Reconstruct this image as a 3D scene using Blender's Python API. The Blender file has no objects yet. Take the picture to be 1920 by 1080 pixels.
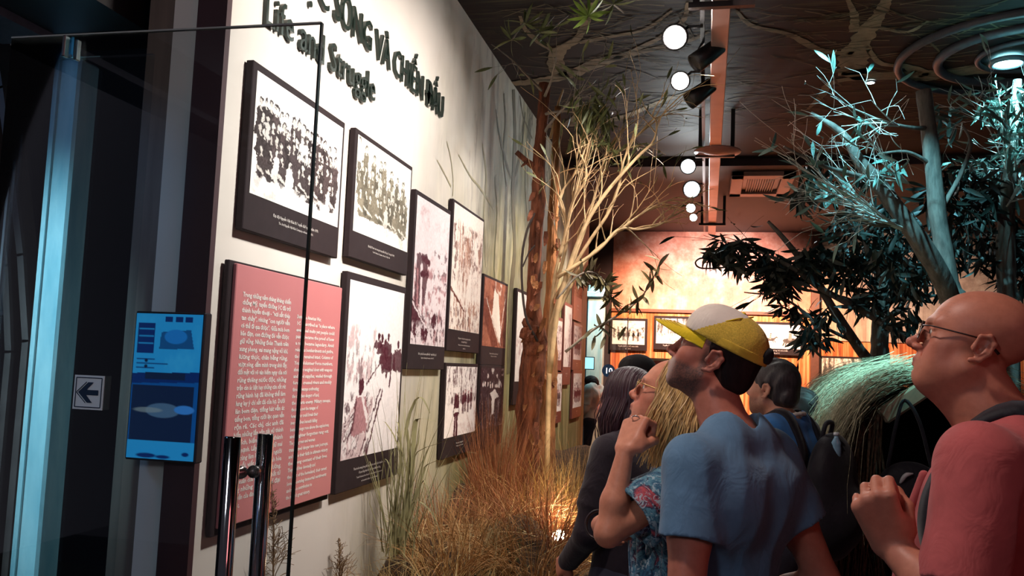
import bpy, math, random
import numpy as np
from mathutils import Vector, Matrix
random.seed(7); rng = np.random.default_rng(7)
PI = math.pi
SC = bpy.context.scene
COL = SC.collection

# ------------------------------------------------------------------ camera
F_PX, YAW, PITCH, ROLL = 1648.2, 0.2199, 0.08857, 0.04046
CZ = 1.6
_cy, _sy, _cp, _sp, _cr, _sr = math.cos(YAW), math.sin(YAW), math.cos(PITCH), math.sin(PITCH), math.cos(ROLL), math.sin(ROLL)
FW = Vector((-_sy*_cp, _cy*_cp, _sp)); RT0 = Vector((_cy, _sy, 0)); UP0 = RT0.cross(FW)
RT = RT0*_cr + UP0*_sr; UP = -RT0*_sr + UP0*_cr
cam = bpy.data.cameras.new('camera'); camo = bpy.data.objects.new('camera', cam); COL.objects.link(camo)
cam.sensor_width = 36; cam.lens = F_PX*36/1920; cam.clip_start = 0.05
M = Matrix((RT, UP, -FW)).transposed().to_4x4(); M.translation = (0, 0, CZ)
camo.matrix_world = M; SC.camera = camo

# ------------------------------------------------------------------ world, exposure
w = bpy.data.worlds.new('world'); SC.world = w; w.use_nodes = True
w.node_tree.nodes['Background'].inputs[0].default_value = (.55, .5, .62, 1)
w.node_tree.nodes['Background'].inputs[1].default_value = 0.012
SC.view_settings.view_transform = 'Standard'; SC.view_settings.look = 'None'
SC.view_settings.exposure = 2.0; SC.view_settings.gamma = 1.0; SC.view_settings.use_curve_mapping = False

def lamp(name, kind, loc, target, energy, color, size=.05, angle=60, blend=.6):
    l = bpy.data.lights.new(name, kind); l.energy = energy; l.color = color
    o = bpy.data.objects.new(name, l); COL.objects.link(o); o.location = loc
    d = Vector(target) - Vector(loc); o.rotation_euler = d.to_track_quat('-Z', 'Y').to_euler()
    if kind == 'SPOT': l.spot_size = math.radians(angle); l.spot_blend = blend; l.shadow_soft_size = size
    elif kind == 'AREA': l.size = size
    else: l.shadow_soft_size = size
    return o
WARM = (1, .91, .84)
# track spotlights washing the photo wall
lamp('wall_spot', 'SPOT', (.1, 3.0, 3.6), (-1.63, 3.6, 2.7), 92, WARM, .12, 82, 1)
lamp('wall_spot', 'SPOT', (.1, 3.1, 3.6), (-1.63, 3.3, 1.1), 66, WARM, .12, 70, 1)
lamp('wall_spot', 'SPOT', (.1, 4.3, 3.6), (-1.63, 4.9, 2.45), 104, WARM, .12, 80, 1)
lamp('wall_spot', 'SPOT', (-.1, 5.3, 3.5), (-1.63, 6.0, 1.8), 72, WARM, .08, 75, .9)
lamp('wall_spot', 'SPOT', (-.15, 6.8, 3.5), (-1.63, 7.4, 1.7), 66, (1, .85, .7), .05, 75, .9)
lamp('wall_spot', 'SPOT', (-.15, 9.2, 3.5), (-1.63, 9.9, 1.7), 90, (1, .85, .7), .05, 75, .9)
# orange spots on the far mural, warm lights among the far exhibits
lamp('mural_spot', 'SPOT', (.25, 12.6, 3.5), (.15, 14.6, 2.75), 170, (1, .78, .74), .08, 90, 1)
lamp('mural_spot', 'SPOT', (1.2, 12.6, 3.6), (1.3, 14.6, 1.6), 190, (1, .55, .30), .08, 95, 1)
lamp('mural_spot', 'SPOT', (-.8, 12.6, 3.6), (-.9, 14.6, 1.6), 170, (1, .55, .30), .08, 95, 1)
lamp('mural_spot', 'SPOT', (2.9, 12.4, 3.6), (3.0, 14.6, 2.2), 70, (1, .75, .6), .08, 95, 1)
# cyan down-lights over the right-hand trees and the hut
CYAN = (.30, .85, 1)
lamp('cyan_spot', 'SPOT', (1.94, 6.05, 3.90), (2.01, 6.42, 3.1), 200, CYAN, .03, 70, .7)
lamp('cyan_spot', 'SPOT', (.50, 4.4, 3.87), (.98, 5.3, 2.80), 130, (.25, .8, 1), .02, 36, .6)
lamp('cyan_spot', 'SPOT', (1.30, 3.8, 3.87), (.86, 4.75, 1.50), 300, (.32, .9, .95), .03, 30, 1)
# warm lamp on the visitors' faces, faint red glow from the display behind them
lamp('visitor_spot', 'SPOT', (-.85, 1.75, 3.75), (.35, 2.2, 1.5), 32, (1, .82, .74), .10, 76, .9)
lamp('red_glow', 'AREA', (2.6, -.6, 2.6), (.4, 2.0, 1.3), 2.0, (1, .26, .26), 1.0)
lamp('foyer_blue', 'AREA', (-3.6, 1.2, 3.2), (-2.9, 3.2, 1.2), 3.5, (.2, .5, 1), .5)
lamp('pillar_spot', 'SPOT', (-3.3, .9, 2.5), (-2.72, 3.0, 1.45), 100, (.45, .85, 1), .03, 50, .8)

# dim area light added behind the viewer to brighten the sign and handles
lamp('viewer_fill', 'AREA', (-1.3, -.9, 2.7), (-1.75, 2.2, 1.2), 3.5, (.86, .9, 1), .6)
# small warm lamps hidden in the grass bed
lamp('ground_light', 'POINT', (-.78, 5.1, .78), (0, 0, 0), 2.2, (1, .78, .45), .04)
lamp('ground_light', 'SPOT', (-.45, 4.7, .55), (-.92, 5.9, .85), 9, (1, .74, .45), .05, 62, 1)
lamp('bed_fill', 'SPOT', (.0, 5.5, 3.5), (-1.0, 5.5, .7), 60, (1, .82, .58), .06, 52, 1)  # overhead spot added to brighten the grass

# ------------------------------------------------------------------ helpers
def P(x, y, ax, val):
    """world point seen at photo pixel (x, y) on the plane axis ax = val (0 X, 1 Y, 2 Z)"""
    x, y, val = float(x), float(y), float(val); d = (x-960)/F_PX*RT - (y-540)/F_PX*UP + FW
    o = (0, 0, CZ)
    return Vector((0, 0, CZ)) + d*((val-o[ax])/d[ax])
def PY(x, y, Y): return P(x, y, 1, Y)

def link(o, parent=None):
    COL.objects.link(o)
    if parent is not None: o.parent = parent
    return o
def tag(o, label=None, cat=None, group=None, kind=None):
    for k, v in (('label', label), ('category', cat), ('group', group), ('kind', kind)):
        if v: o[k] = v
    return o
def empty(name, loc=(0, 0, 0), rz=0):
    o = bpy.data.objects.new(name, None); o.location = loc; o.rotation_euler = (0, 0, rz); o.empty_display_size = .1
    return link(o)
def mesh_obj(name, verts, faces, mt, parent=None, smooth=False, attrs=None, mats=None, fmat=None):
    me = bpy.data.meshes.new(name)
    if isinstance(faces, np.ndarray):
        verts = np.asarray(verts, np.float32); n, k = faces.shape
        me.vertices.add(len(verts)); me.vertices.foreach_set('co', verts.ravel())
        me.loops.add(n*k); me.loops.foreach_set('vertex_index', faces.astype(np.int32).ravel())
        me.polygons.add(n); me.polygons.foreach_set('loop_start', np.arange(0, n*k, k, dtype=np.int32))
        me.update(calc_edges=True); me.validate()
    else:
        me.from_pydata([tuple(v) for v in verts], [], faces)
    if mats:
        for m_ in mats: me.materials.append(m_)
    elif mt: me.materials.append(mt)
    if fmat is not None: me.polygons.foreach_set('material_index', np.asarray(fmat, np.int32))
    if smooth: me.polygons.foreach_set('use_smooth', np.ones(len(me.polygons), bool))
    if attrs:
        for an, av in attrs.items():
            a = me.color_attributes.new(an, 'FLOAT_COLOR', 'POINT')
            av = np.asarray(av, np.float32)
            if av.shape[1] == 3: av = np.hstack([av, np.ones((len(av), 1), np.float32)])
            a.data.foreach_set('color', av.ravel())
    me.update()
    return link(bpy.data.objects.new(name, me), parent)

class MB:
    """collects boxes, tubes, ribbons, lathes and builds ONE mesh object"""
    def __init__(s): s.v = []; s.f = []
    def add(s, vs, fs):
        n = len(s.v); s.v += [tuple(v) for v in vs]; s.f += [tuple(i+n for i in f) for f in fs]; return s
    def box(s, c, d, rot=None, bev=0.0):
        hx, hy, hz = d[0]/2, d[1]/2, d[2]/2
        if bev <= 0:
            vs = [Vector((x, y, z)) for x in (-hx, hx) for y in (-hy, hy) for z in (-hz, hz)]
            fs = [(0,1,3,2),(4,6,7,5),(0,4,5,1),(2,3,7,6),(0,2,6,4),(1,5,7,3)]
        else:
            b = min(bev, hx*.9, hy*.9, hz*.9); vs = []; idx = {}
            for sx in (-1,1):
                for sy in (-1,1):
                    for sz in (-1,1):
                        for a in range(3):
                            p = [hx-b, hy-b, hz-b]; p[a] += b
                            idx[(sx,sy,sz,a)] = len(vs); vs.append(Vector((sx*p[0], sy*p[1], sz*p[2])))
            fs = []
            R4 = ((-1,-1),(1,-1),(1,1),(-1,1))
            def key(a, sa, u, v):
                k = [0,0,0]; k[a] = sa; k[(a+1)%3] = u; k[(a+2)%3] = v; return tuple(k)
            for a in range(3):
                for sa in (-1,1):
                    q = [idx[key(a,sa,u,v)+(a,)] for u,v in R4]
                    fs.append(tuple(q if sa > 0 else q[::-1]))
                a1, a2 = (a+1)%3, (a+2)%3
                for s1 in (-1,1):
                    for s2 in (-1,1):
                        k0, k1 = key(a,-1,s1,s2), key(a,1,s1,s2)
                        q = [idx[k0+(a1,)], idx[k1+(a1,)], idx[k1+(a2,)], idx[k0+(a2,)]]
                        fs.append(tuple(q if s1*s2 < 0 else q[::-1]))
            for sx in (-1,1):
                for sy in (-1,1):
                    for sz in (-1,1):
                        q = [idx[(sx,sy,sz,a)] for a in range(3)]
                        fs.append(tuple(q if sx*sy*sz > 0 else q[::-1]))
        if rot is not None: vs = [rot @ v for v in vs]
        c = Vector(c); return s.add([v+c for v in vs], fs)
    def tube(s, pts, rad, n=8, cap=True):
        pts = [Vector(p) for p in pts]
        if not hasattr(rad, '__len__'): rad = [rad]*len(pts)
        vs = []; fs = []; prev = None; rad = [float(x) for x in rad]
        for i, p in enumerate(pts):
            t = (pts[min(i+1, len(pts)-1)] - pts[max(i-1, 0)])
            if t.length < 1e-9: t = Vector((0,0,1))
            t.normalize()
            if prev is None:
                a = Vector((0,0,1)) if abs(t.z) < .9 else Vector((1,0,0)); u = t.cross(a).normalized()
            else:
                u = prev - t*prev.dot(t)
                u = u.normalized() if u.length > 1e-6 else t.orthogonal().normalized()
            prev = u; v = t.cross(u)
            for k in range(n):
                a = 2*PI*k/n; vs.append(p + (u*math.cos(a) + v*math.sin(a))*rad[i])
        for i in range(len(pts)-1):
            for k in range(n):
                k2 = (k+1) % n; fs.append((i*n+k, i*n+k2, (i+1)*n+k2, (i+1)*n+k))
        if cap: fs.append(tuple(range(n-1, -1, -1))); fs.append(tuple((len(pts)-1)*n+k for k in range(n)))
        return s.add(vs, fs)
    def torus(s, c, nrm, R, r, n=32, m=8, sx=1.0, sz=1.0):
        nrm = Vector(nrm).normalized(); u = nrm.orthogonal().normalized()
        if abs(nrm.z) < .9: u = Vector((0,0,1)).cross(nrm).normalized()
        v = nrm.cross(u); c = Vector(c); vs = []; fs = []
        for i in range(n):
            a = 2*PI*i/n; d = u*math.cos(a)*sx + v*math.sin(a)*sz
            for k in range(m):
                b = 2*PI*k/m; vs.append(c + d*(R + r*math.cos(b)) + nrm*r*math.sin(b))
        for i in range(n):
            for k in range(m):
                fs.append((i*m+k, ((i+1)%n)*m+k, ((i+1)%n)*m+(k+1)%m, i*m+(k+1)%m))
        return s.add(vs, fs)
    def lathe(s, c, axis, prof, n=20):
        axis = Vector(axis).normalized(); u = axis.orthogonal().normalized(); v = axis.cross(u); c = Vector(c)
        vs = []; fs = []
        for (r, h) in prof:
            for k in range(n):
                a = 2*PI*k/n; vs.append(c + axis*h + (u*math.cos(a)+v*math.sin(a))*max(r, 1e-4))
        for i in range(len(prof)-1):
            for k in range(n): fs.append((i*n+k, i*n+(k+1)%n, (i+1)*n+(k+1)%n, (i+1)*n+k))
        fs.append(tuple(range(n-1,-1,-1))); fs.append(tuple((len(prof)-1)*n+k for k in range(n)))
        return s.add(vs, fs)
    def ribbon(s, pts, wid, side):
        """flat blade: pts, widths, side vector"""
        vs = []; fs = []
        for p, w_ in zip(pts, wid):
            p = Vector(p); w_ = float(w_); vs += [p - side*w_/2, p + side*w_/2]
        for i in range(len(pts)-1): fs.append((2*i, 2*i+1, 2*i+3, 2*i+2))
        return s.add(vs, fs)
    def build(s, name, mt, parent=None, smooth=False):
        return mesh_obj(name, s.v, s.f, mt, parent, smooth)

def smooth_path(pts, n):
    """Catmull-Rom resample"""
    pts = [Vector(p) for p in pts]; q = [pts[0]*2-pts[1]]+pts+[pts[-1]*2-pts[-2]]; out = []; m = len(pts)-1
    for i in range(n+1):
        t = i/n*m; k = min(int(t), m-1); u = t-k; a, b, c, d = q[k:k+4]
        out.append(.5*((2*b)+(c-a)*u+(2*a-5*b+4*c-d)*u*u+(3*b-a-3*c+d)*u**3))
    return out
# ------------------------------------------------------------------ materials
def lin(r, g, b):
    f = lambda c: c/12.92 if c <= .04045 else ((c+.055)/1.055)**2.4
    return (f(r/255), f(g/255), f(b/255), 1)
class NT:
    def __init__(s, name):
        s.m = bpy.data.materials.new(name); s.m.use_nodes = True; s.t = s.m.node_tree; s.b = s.t.nodes['Principled BSDF']; s.out = s.t.nodes['Material Output']
    def n(s, typ, **kw):
        x = s.t.nodes.new(typ)
        for k, v in kw.items(): setattr(x, k, v)
        return x
    def l(s, a, b): s.t.links.new(a, b)
    def coord(s, kind='Object', scale=(1,1,1)):
        tc = s.n('ShaderNodeTexCoord'); mp = s.n('ShaderNodeMapping'); mp.inputs['Scale'].default_value = scale
        s.l(tc.outputs[kind], mp.inputs[0]); return mp.outputs[0]
    def noise(s, vec, scale, detail=4, rough=.6, dist=0):
        x = s.n('ShaderNodeTexNoise'); x.inputs['Scale'].default_value = scale; x.inputs['Detail'].default_value = detail
        x.inputs['Roughness'].default_value = rough; x.inputs['Distortion'].default_value = dist
        if vec is not None: s.l(vec, x.inputs['Vector'])
        return x.outputs['Fac']
    def ramp(s, fac, stops):
        x = s.n('ShaderNodeValToRGB'); e = x.color_ramp.elements
        while len(e) < len(stops): e.new(.5)
        for el, (p, c) in zip(e, stops): el.position = p; el.color = c if hasattr(c, '__len__') else (c, c, c, 1)
        s.l(fac, x.inputs[0]); return x.outputs[0]
    def mix(s, fac, a, b, mode='MIX'):
        x = s.n('ShaderNodeMix', data_type='RGBA', blend_type=mode)
        for sock, val in ((x.inputs[0], fac), (x.inputs[6], a), (x.inputs[7], b)):
            if hasattr(val, 'is_output'): s.l(val, sock)
            else: sock.default_value = val
        return x.outputs[2]
    def math(s, op, a, b=None):
        x = s.n('ShaderNodeMath', operation=op)
        for i, v in ((0, a), (1, b)):
            if v is None: continue
            if hasattr(v, 'is_output'): s.l(v, x.inputs[i])
            else: x.inputs[i].default_value = v
        return x.outputs[0]
    def bump(s, h, strength=.3, dist=.01):
        x = s.n('ShaderNodeBump'); x.inputs['Strength'].default_value = strength; x.inputs['Distance'].default_value = dist
        s.l(h, x.inputs['Height']); s.l(x.outputs[0], s.b.inputs['Normal'])
    def set(s, **kw):
        for k, v in kw.items():
            i = s.b.inputs[k.replace('_', ' ')]
            if hasattr(v, 'is_output'): s.l(v, i)
            else: i.default_value = v
        return s
def simple(name, c, rough=.6, metal=0, var=.15, scale=20, bump=0, spec=.5, stretch=(1,1,1), coord='Object', bdist=.004):
    t = NT(name); v = t.coord(coord, stretch); nz = t.noise(v, scale)
    a = tuple(max(0, x*(1-var)) for x in c[:3])+(1,); b = tuple(min(1, x*(1+var)) for x in c[:3])+(1,)
    t.set(Base_Color=t.ramp(nz, [(.3, a), (.7, b)]), Roughness=rough, Metallic=metal, Specular_IOR_Level=spec)
    if bump: t.bump(nz, bump, bdist)
    return t.m
def attr_mat(name, attr='Tint', rough=.6, spec=.4, bump=0, scale=200, sss=0, var=.12, nscale=60):
    t = NT(name); a = t.n('ShaderNodeAttribute', attribute_name=attr)
    v = t.coord('Object'); nz = t.noise(v, nscale, 3)
    t.set(Base_Color=t.mix(1.0, a.outputs[0], t.ramp(nz, [(.25, 1-var), (.75, 1+0*var)]), 'MULTIPLY'), Roughness=rough, Specular_IOR_Level=spec)
    if bump: t.bump(t.noise(v, scale, 3), bump, .002)
    if sss: t.set(Subsurface_Weight=sss, Subsurface_Scale=.01)
    return t.m
def emis(name, c, s):
    t = NT(name); t.set(Base_Color=c, Emission_Color=c, Emission_Strength=s); return t.m
def glass_mat(name, tint=(1,1,1,1), ior=1.45, refl=1.0):
    t = NT(name); tr = t.n('ShaderNodeBsdfTransparent'); tr.inputs[0].default_value = tint
    gl = t.n('ShaderNodeBsdfGlossy'); gl.inputs['Roughness'].default_value = .02
    fr = t.n('ShaderNodeFresnel'); fr.inputs[0].default_value = ior
    mx = t.n('ShaderNodeMixShader'); t.l(t.math('MULTIPLY', fr.outputs[0], refl), mx.inputs[0])
    t.l(tr.outputs[0], mx.inputs[1]); t.l(gl.outputs[0], mx.inputs[2]); t.l(mx.outputs[0], t.out.inputs[0])
    return t.m
BLACK = simple('black_paint', lin(26, 22, 24), .45, var=.1)
FRAME_EDGE = simple('frame_black', lin(44, 34, 36), .75, var=.1, spec=.2)
STEEL = simple('brushed_steel', (.6, .6, .6, 1), .25, 1, .1, 60, stretch=(1,1,.05))
GLASS = glass_mat('clear_glass', (.93, .96, .97, 1))
GLASS_EDGE = simple('glass_edge', lin(60, 74, 72), .2, var=.1)
TEXTW = simple('white_print', lin(232, 226, 220), .6, var=.02)

_font_cache = {}
def text_mesh(body, size, extrude=0, bold=0.0, align='LEFT', width=0, line=1.0, xs=1.0, res=2):
    cu = bpy.data.curves.new('txt', 'FONT'); cu.body = body; cu.size = size; cu.extrude = extrude; cu.offset = bold
    cu.align_x = align; cu.space_line = line; cu.resolution_u = res; cu.fill_mode = 'BOTH' if extrude else 'FRONT'
    if width: cu.text_boxes[0].width = width; cu.align_x = align
    o = bpy.data.objects.new('txt', cu); COL.objects.link(o)
    dg = bpy.context.evaluated_depsgraph_get(); ev = o.evaluated_get(dg); me = bpy.data.meshes.new_from_object(ev)
    bpy.data.objects.remove(o); bpy.data.curves.remove(cu)
    if xs != 1.0:
        for v in me.vertices: v.co.x *= xs
    return me
def frame_mat(origin, xdir, zdir):
    """local XY plane -> world plane through origin with x axis xdir and y axis zdir"""
    x = Vector(xdir).normalized(); y = Vector(zdir); y = (y - x*y.dot(x)).normalized(); z = x.cross(y)
    m = Matrix((x, y, z)).transposed().to_4x4(); m.translation = origin; return m
def text_obj(name, body, mt, m, parent=None, **kw):
    me = text_mesh(body, **kw); me.materials.clear(); me.materials.append(mt)
    o = bpy.data.objects.new(name, me); link(o, parent)
    me.transform(m)
    return o
# ================================================================== room shell
WX = -1.63            # photo wall plane
CEIL = 3.96
def struct(name, mb, mt, parent=None):
    o = mb.build(name, mt, parent)
    if parent is None: o['kind'] = 'structure'
    return o
def wall_material():
    t = NT('photo_wall_print'); v = t.coord('Object')
    sep = t.n('ShaderNodeSeparateXYZ'); t.l(v, sep.inputs[0]); Y, Z = sep.outputs[1], sep.outputs[2]
    cream = t.ramp(t.noise(v, 1.2, 3), [(.3, lin(214, 205, 196)), (.7, lin(226, 218, 209))])
    # printed forest: vertical streaks of trunks and reeds
    vs = t.coord('Object', (1, 1.9, .30)); st = t.noise(vs, 2.6, 8, .66, .8)
    vs2 = t.coord('Object', (1, 16, .5)); st2 = t.noise(vs2, 2.0, 5, .6, .6)
    forest = t.ramp(st, [(.28, lin(64, 66, 42)), (.42, lin(112, 110, 72)), (.55, lin(152, 146, 104)), (.7, lin(196, 188, 152))])
    forest = t.mix(t.ramp(st2, [(.3, .55), (.55, 0.)]), forest, lin(104, 100, 66))
    # more olive low down, pale mist in the upper part
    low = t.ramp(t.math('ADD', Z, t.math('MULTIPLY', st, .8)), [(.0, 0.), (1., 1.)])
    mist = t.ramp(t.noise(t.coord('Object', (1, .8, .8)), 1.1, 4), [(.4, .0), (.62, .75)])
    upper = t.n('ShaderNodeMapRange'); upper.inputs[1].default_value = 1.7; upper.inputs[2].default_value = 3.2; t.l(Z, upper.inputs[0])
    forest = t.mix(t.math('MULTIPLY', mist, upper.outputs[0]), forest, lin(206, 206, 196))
    # dark painted trunks and branches in the far upper part
    vt = t.coord('Object', (1, 2.2, .33)); tr = t.noise(vt, 1.7, 8, .7, 1.5)
    dark = t.ramp(tr, [(.54, 0.), (.60, .9), (.66, .15)])
    forest = t.mix(t.math('MULTIPLY', dark, upper.outputs[0]), forest, lin(64, 62, 46))
    # cream -> forest along the wall, ragged edge
    e = t.math('ADD', Y, t.math('MULTIPLY', t.noise(t.coord('Object', (1, 1.0, .5)), 2.2, 6, .65), 2.2))
    e = t.math('SUBTRACT', e, t.math('MULTIPLY', Z, -.45))
    e2 = t.math('SUBTRACT', e, t.math('MULTIPLY', Z, .95))
    mr = t.n('ShaderNodeMapRange'); mr.inputs[1].default_value = 4.2; mr.inputs[2].default_value = 6.6; t.l(e2, mr.inputs[0])
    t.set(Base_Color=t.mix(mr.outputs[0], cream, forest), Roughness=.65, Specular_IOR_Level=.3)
    t.bump(t.noise(v, 90, 2), .05, .003)
    return t.m
WALL = wall_material()
DARKWALL = simple('dark_paint', lin(58, 40, 44), .8, var=.12, scale=4)
NAVY = simple('dark_navy_paint', lin(14, 15, 26), .7, var=.15, scale=3)
MAROON = simple('maroon_paint', lin(66, 38, 44), .6, var=.08, scale=4)
STONE = simple('grey_stone_pilaster', lin(112, 94, 84), .6, var=.16, scale=3, stretch=(9, 1, .6))

def back_mural(name, stops, sx):
    t = NT(name)
    vs = t.coord('Object', (sx, 1, .18)); st = t.noise(vs, 3.0, 8, .65, .3)
    cl = t.noise(t.coord('Object', (1, 1, 1)), 2.2, 9, .7)
    sep = t.n('ShaderNodeSeparateXYZ'); t.l(t.coord('Object'), sep.inputs[0])
    up = t.n('ShaderNodeMapRange'); up.inputs[1].default_value = 2.0; up.inputs[2].default_value = 3.2; t.l(sep.outputs[2], up.inputs[0])
    f = t.mix(up.outputs[0], st, cl)
    t.set(Base_Color=t.ramp(f, stops), Roughness=.6, Specular_IOR_Level=.3)
    return t.m
MURAL = back_mural('sunset_forest_print', [(.3, lin(158, 84, 70)), (.48, lin(208, 136, 114)), (.62, lin(230, 184, 166))], 2.6)
MURAL_LOW = back_mural('orange_reed_print', [(.3, lin(120, 44, 20)), (.48, lin(205, 104, 52)), (.62, lin(238, 176, 120))], 7)
MURAL_R = back_mural('beige_reed_print', [(.3, lin(120, 92, 80)), (.5, lin(190, 160, 140)), (.64, lin(222, 200, 180))], 3.5)
FLOOR = simple('dark_floor', lin(62, 54, 52), .55, var=.35, scale=14, bump=.2)

struct('floor', MB().box((1.2, 7, -.05), (13, 20, .1)), FLOOR)
struct('wall_left', MB().box((WX-.1, (2.63+12.1)/2, CEIL/2), (.2, 12.1-2.63, CEIL)), WALL)
def face_strip(name, px0, px1, Y, dep, mt, z1=CEIL):
    x0, x1 = P(px0, 540, 1, Y).x, P(px1, 540, 1, Y).x
    return struct(name, MB().box(((x0+x1)/2, Y+dep/2, z1/2), (x1-x0, dep, z1)), mt)
face_strip('trim_1', 332, 388.5, 2.60, .03, MAROON)     # maroon end face of the photo wall
face_strip('trim_2', 318, 334, 2.67, .05, NAVY)          # dark gap
PIL = face_strip('trim_3', 240, 320, 2.64, .25, STONE)   # grey stone pilaster
# back wall: upper sunset print, lower reed print, beige print on the right
BY = 14.6
struct('wall_back', MB().box((.2, BY+.1, 2.0), (8.6, .2, 4.0)), DARKWALL)
xl, xr = PY(1148, 560, BY).x, PY(1527, 560, BY).x
struct('trim_4', MB().box(((xl+xr)/2, BY-.02, (2.62+4.0)/2), (xr-xl, .05, 4.0-2.62)), MURAL)
struct('trim_5', MB().box(((xl+xr)/2, BY-.012, 1.30), (xr-xl, .03, 2.60)), MURAL_LOW)
struct('trim_6', MB().box(((xl+xr)/2, BY-.04, 2.60), (xr-xl, .06, .05)), simple('rail_brown', lin(120, 66, 46), .5))
xr2 = PY(1930, 560, BY).x+.6
struct('trim_7', MB().box(((xr+xr2)/2+.06, BY-.02, 3.1), (xr2-xr-.1, .05, 1.8)), MURAL_R)
struct('trim_8', MB().box(((xr+xr2)/2+.06, BY-.012, 1.1), (xr2-xr-.1, .03, 2.2)), MURAL_LOW)
struct('trim_9', MB().box((xr, BY-.08, 2.0), (.12, .14, 4.0)), simple('post_brown', lin(104, 66, 54), .5))
struct('trim_10', MB().box(((xl+xr2)/2+.6, BY-.25, 3.98), (xr2-.3, .4, .09)), BLACK)
# dark recess between photo wall and back wall
struct('wall_recess', MB().box((-3.2, BY, 2), (2.0, .2, 4)), NAVY)
struct('wall_right', MB().box((5.2, 7, 2), (.2, 16, 4)), NAVY)
struct('wall_foyer', MB().box((-4.2, 6.0, 2), (4.4, .2, 4)), NAVY)
struct('wall_passage', MB().box((-5.6, 3, 2), (.2, 8, 4)), NAVY)
# ceiling: printed part above the photo wall, plain dark part beyond a small step
def ceil_material():
    t = NT('ceiling_print'); v = t.coord('Object')
    st = t.noise(t.coord('Object', (.35, 5.0, 1)), 3.2, 8, .68, 1.2)
    patch = t.noise(v, .9, 3)
    leaf = t.math('MULTIPLY', t.ramp(st, [(.5, 0.), (.64, 1.)]), t.ramp(patch, [(.42, 0.), (.6, 1.)]))
    t.set(Base_Color=t.mix(leaf, lin(27, 23, 25), lin(66, 62, 42)), Roughness=.7, Specular_IOR_Level=.25)
    return t.m
CEILM = ceil_material()
struct('ceiling', MB().box((1.2, 3.9, CEIL+.06), (13, 11.8, .12)), CEILM)
struct('ceiling_far', MB().box((1.2, 12.3, CEIL+.02), (13, 5.0, .14)), simple('dark_ceiling', lin(48, 35, 34), .7, var=.1, scale=2))
struct('trim_11', MB().box((1.2, 9.78, CEIL-.01), (5.66, .06, .14)), DARKWALL)
# black lowered soffit and grey beam over the foyer
def slab(name, q, z, th, mt):
    vs = [(x, y, z) for x, y in q]+[(x, y, z+th) for x, y in q]
    return tag(mesh_obj(name, vs, [(3,2,1,0),(4,5,6,7),(0,1,5,4),(1,2,6,5),(2,3,7,6),(3,0,4,7)], mt), kind='structure')
zs = P(270, 55, 1, 2.70).z
a, b_, c_, d_ = (P(x, y, 2, zs) for x, y in ((270, 55), (185, 0), (0, 8), (98, 62)))
dr = Vector((0, -3, 0))
slab('trim_12', [(a.x, a.y), (d_.x, a.y), (d_.x, -.5), (a.x, -.5)], zs, .5, BLACK)
slab('trim_13', [(d_.x, a.y), (d_.x-.22, a.y), (d_.x-.22, -.5), (d_.x, -.5)], zs-.03, .5, simple('beam_grey', lin(96, 92, 100), .6))
# pale pillar seen through the glass, lit blue
pb = PY(46, 900, 2.9); pt = PY(116, 110, 2.9)
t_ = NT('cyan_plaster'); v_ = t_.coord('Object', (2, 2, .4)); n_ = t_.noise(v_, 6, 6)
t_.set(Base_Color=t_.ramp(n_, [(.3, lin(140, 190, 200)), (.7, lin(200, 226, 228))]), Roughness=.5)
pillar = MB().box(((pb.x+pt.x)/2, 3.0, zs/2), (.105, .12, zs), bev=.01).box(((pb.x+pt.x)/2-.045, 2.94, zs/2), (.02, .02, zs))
tag(pillar.build('pillar', t_.m), 'pale narrow pillar washed in blue light behind the glass door', 'pillar')
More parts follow.
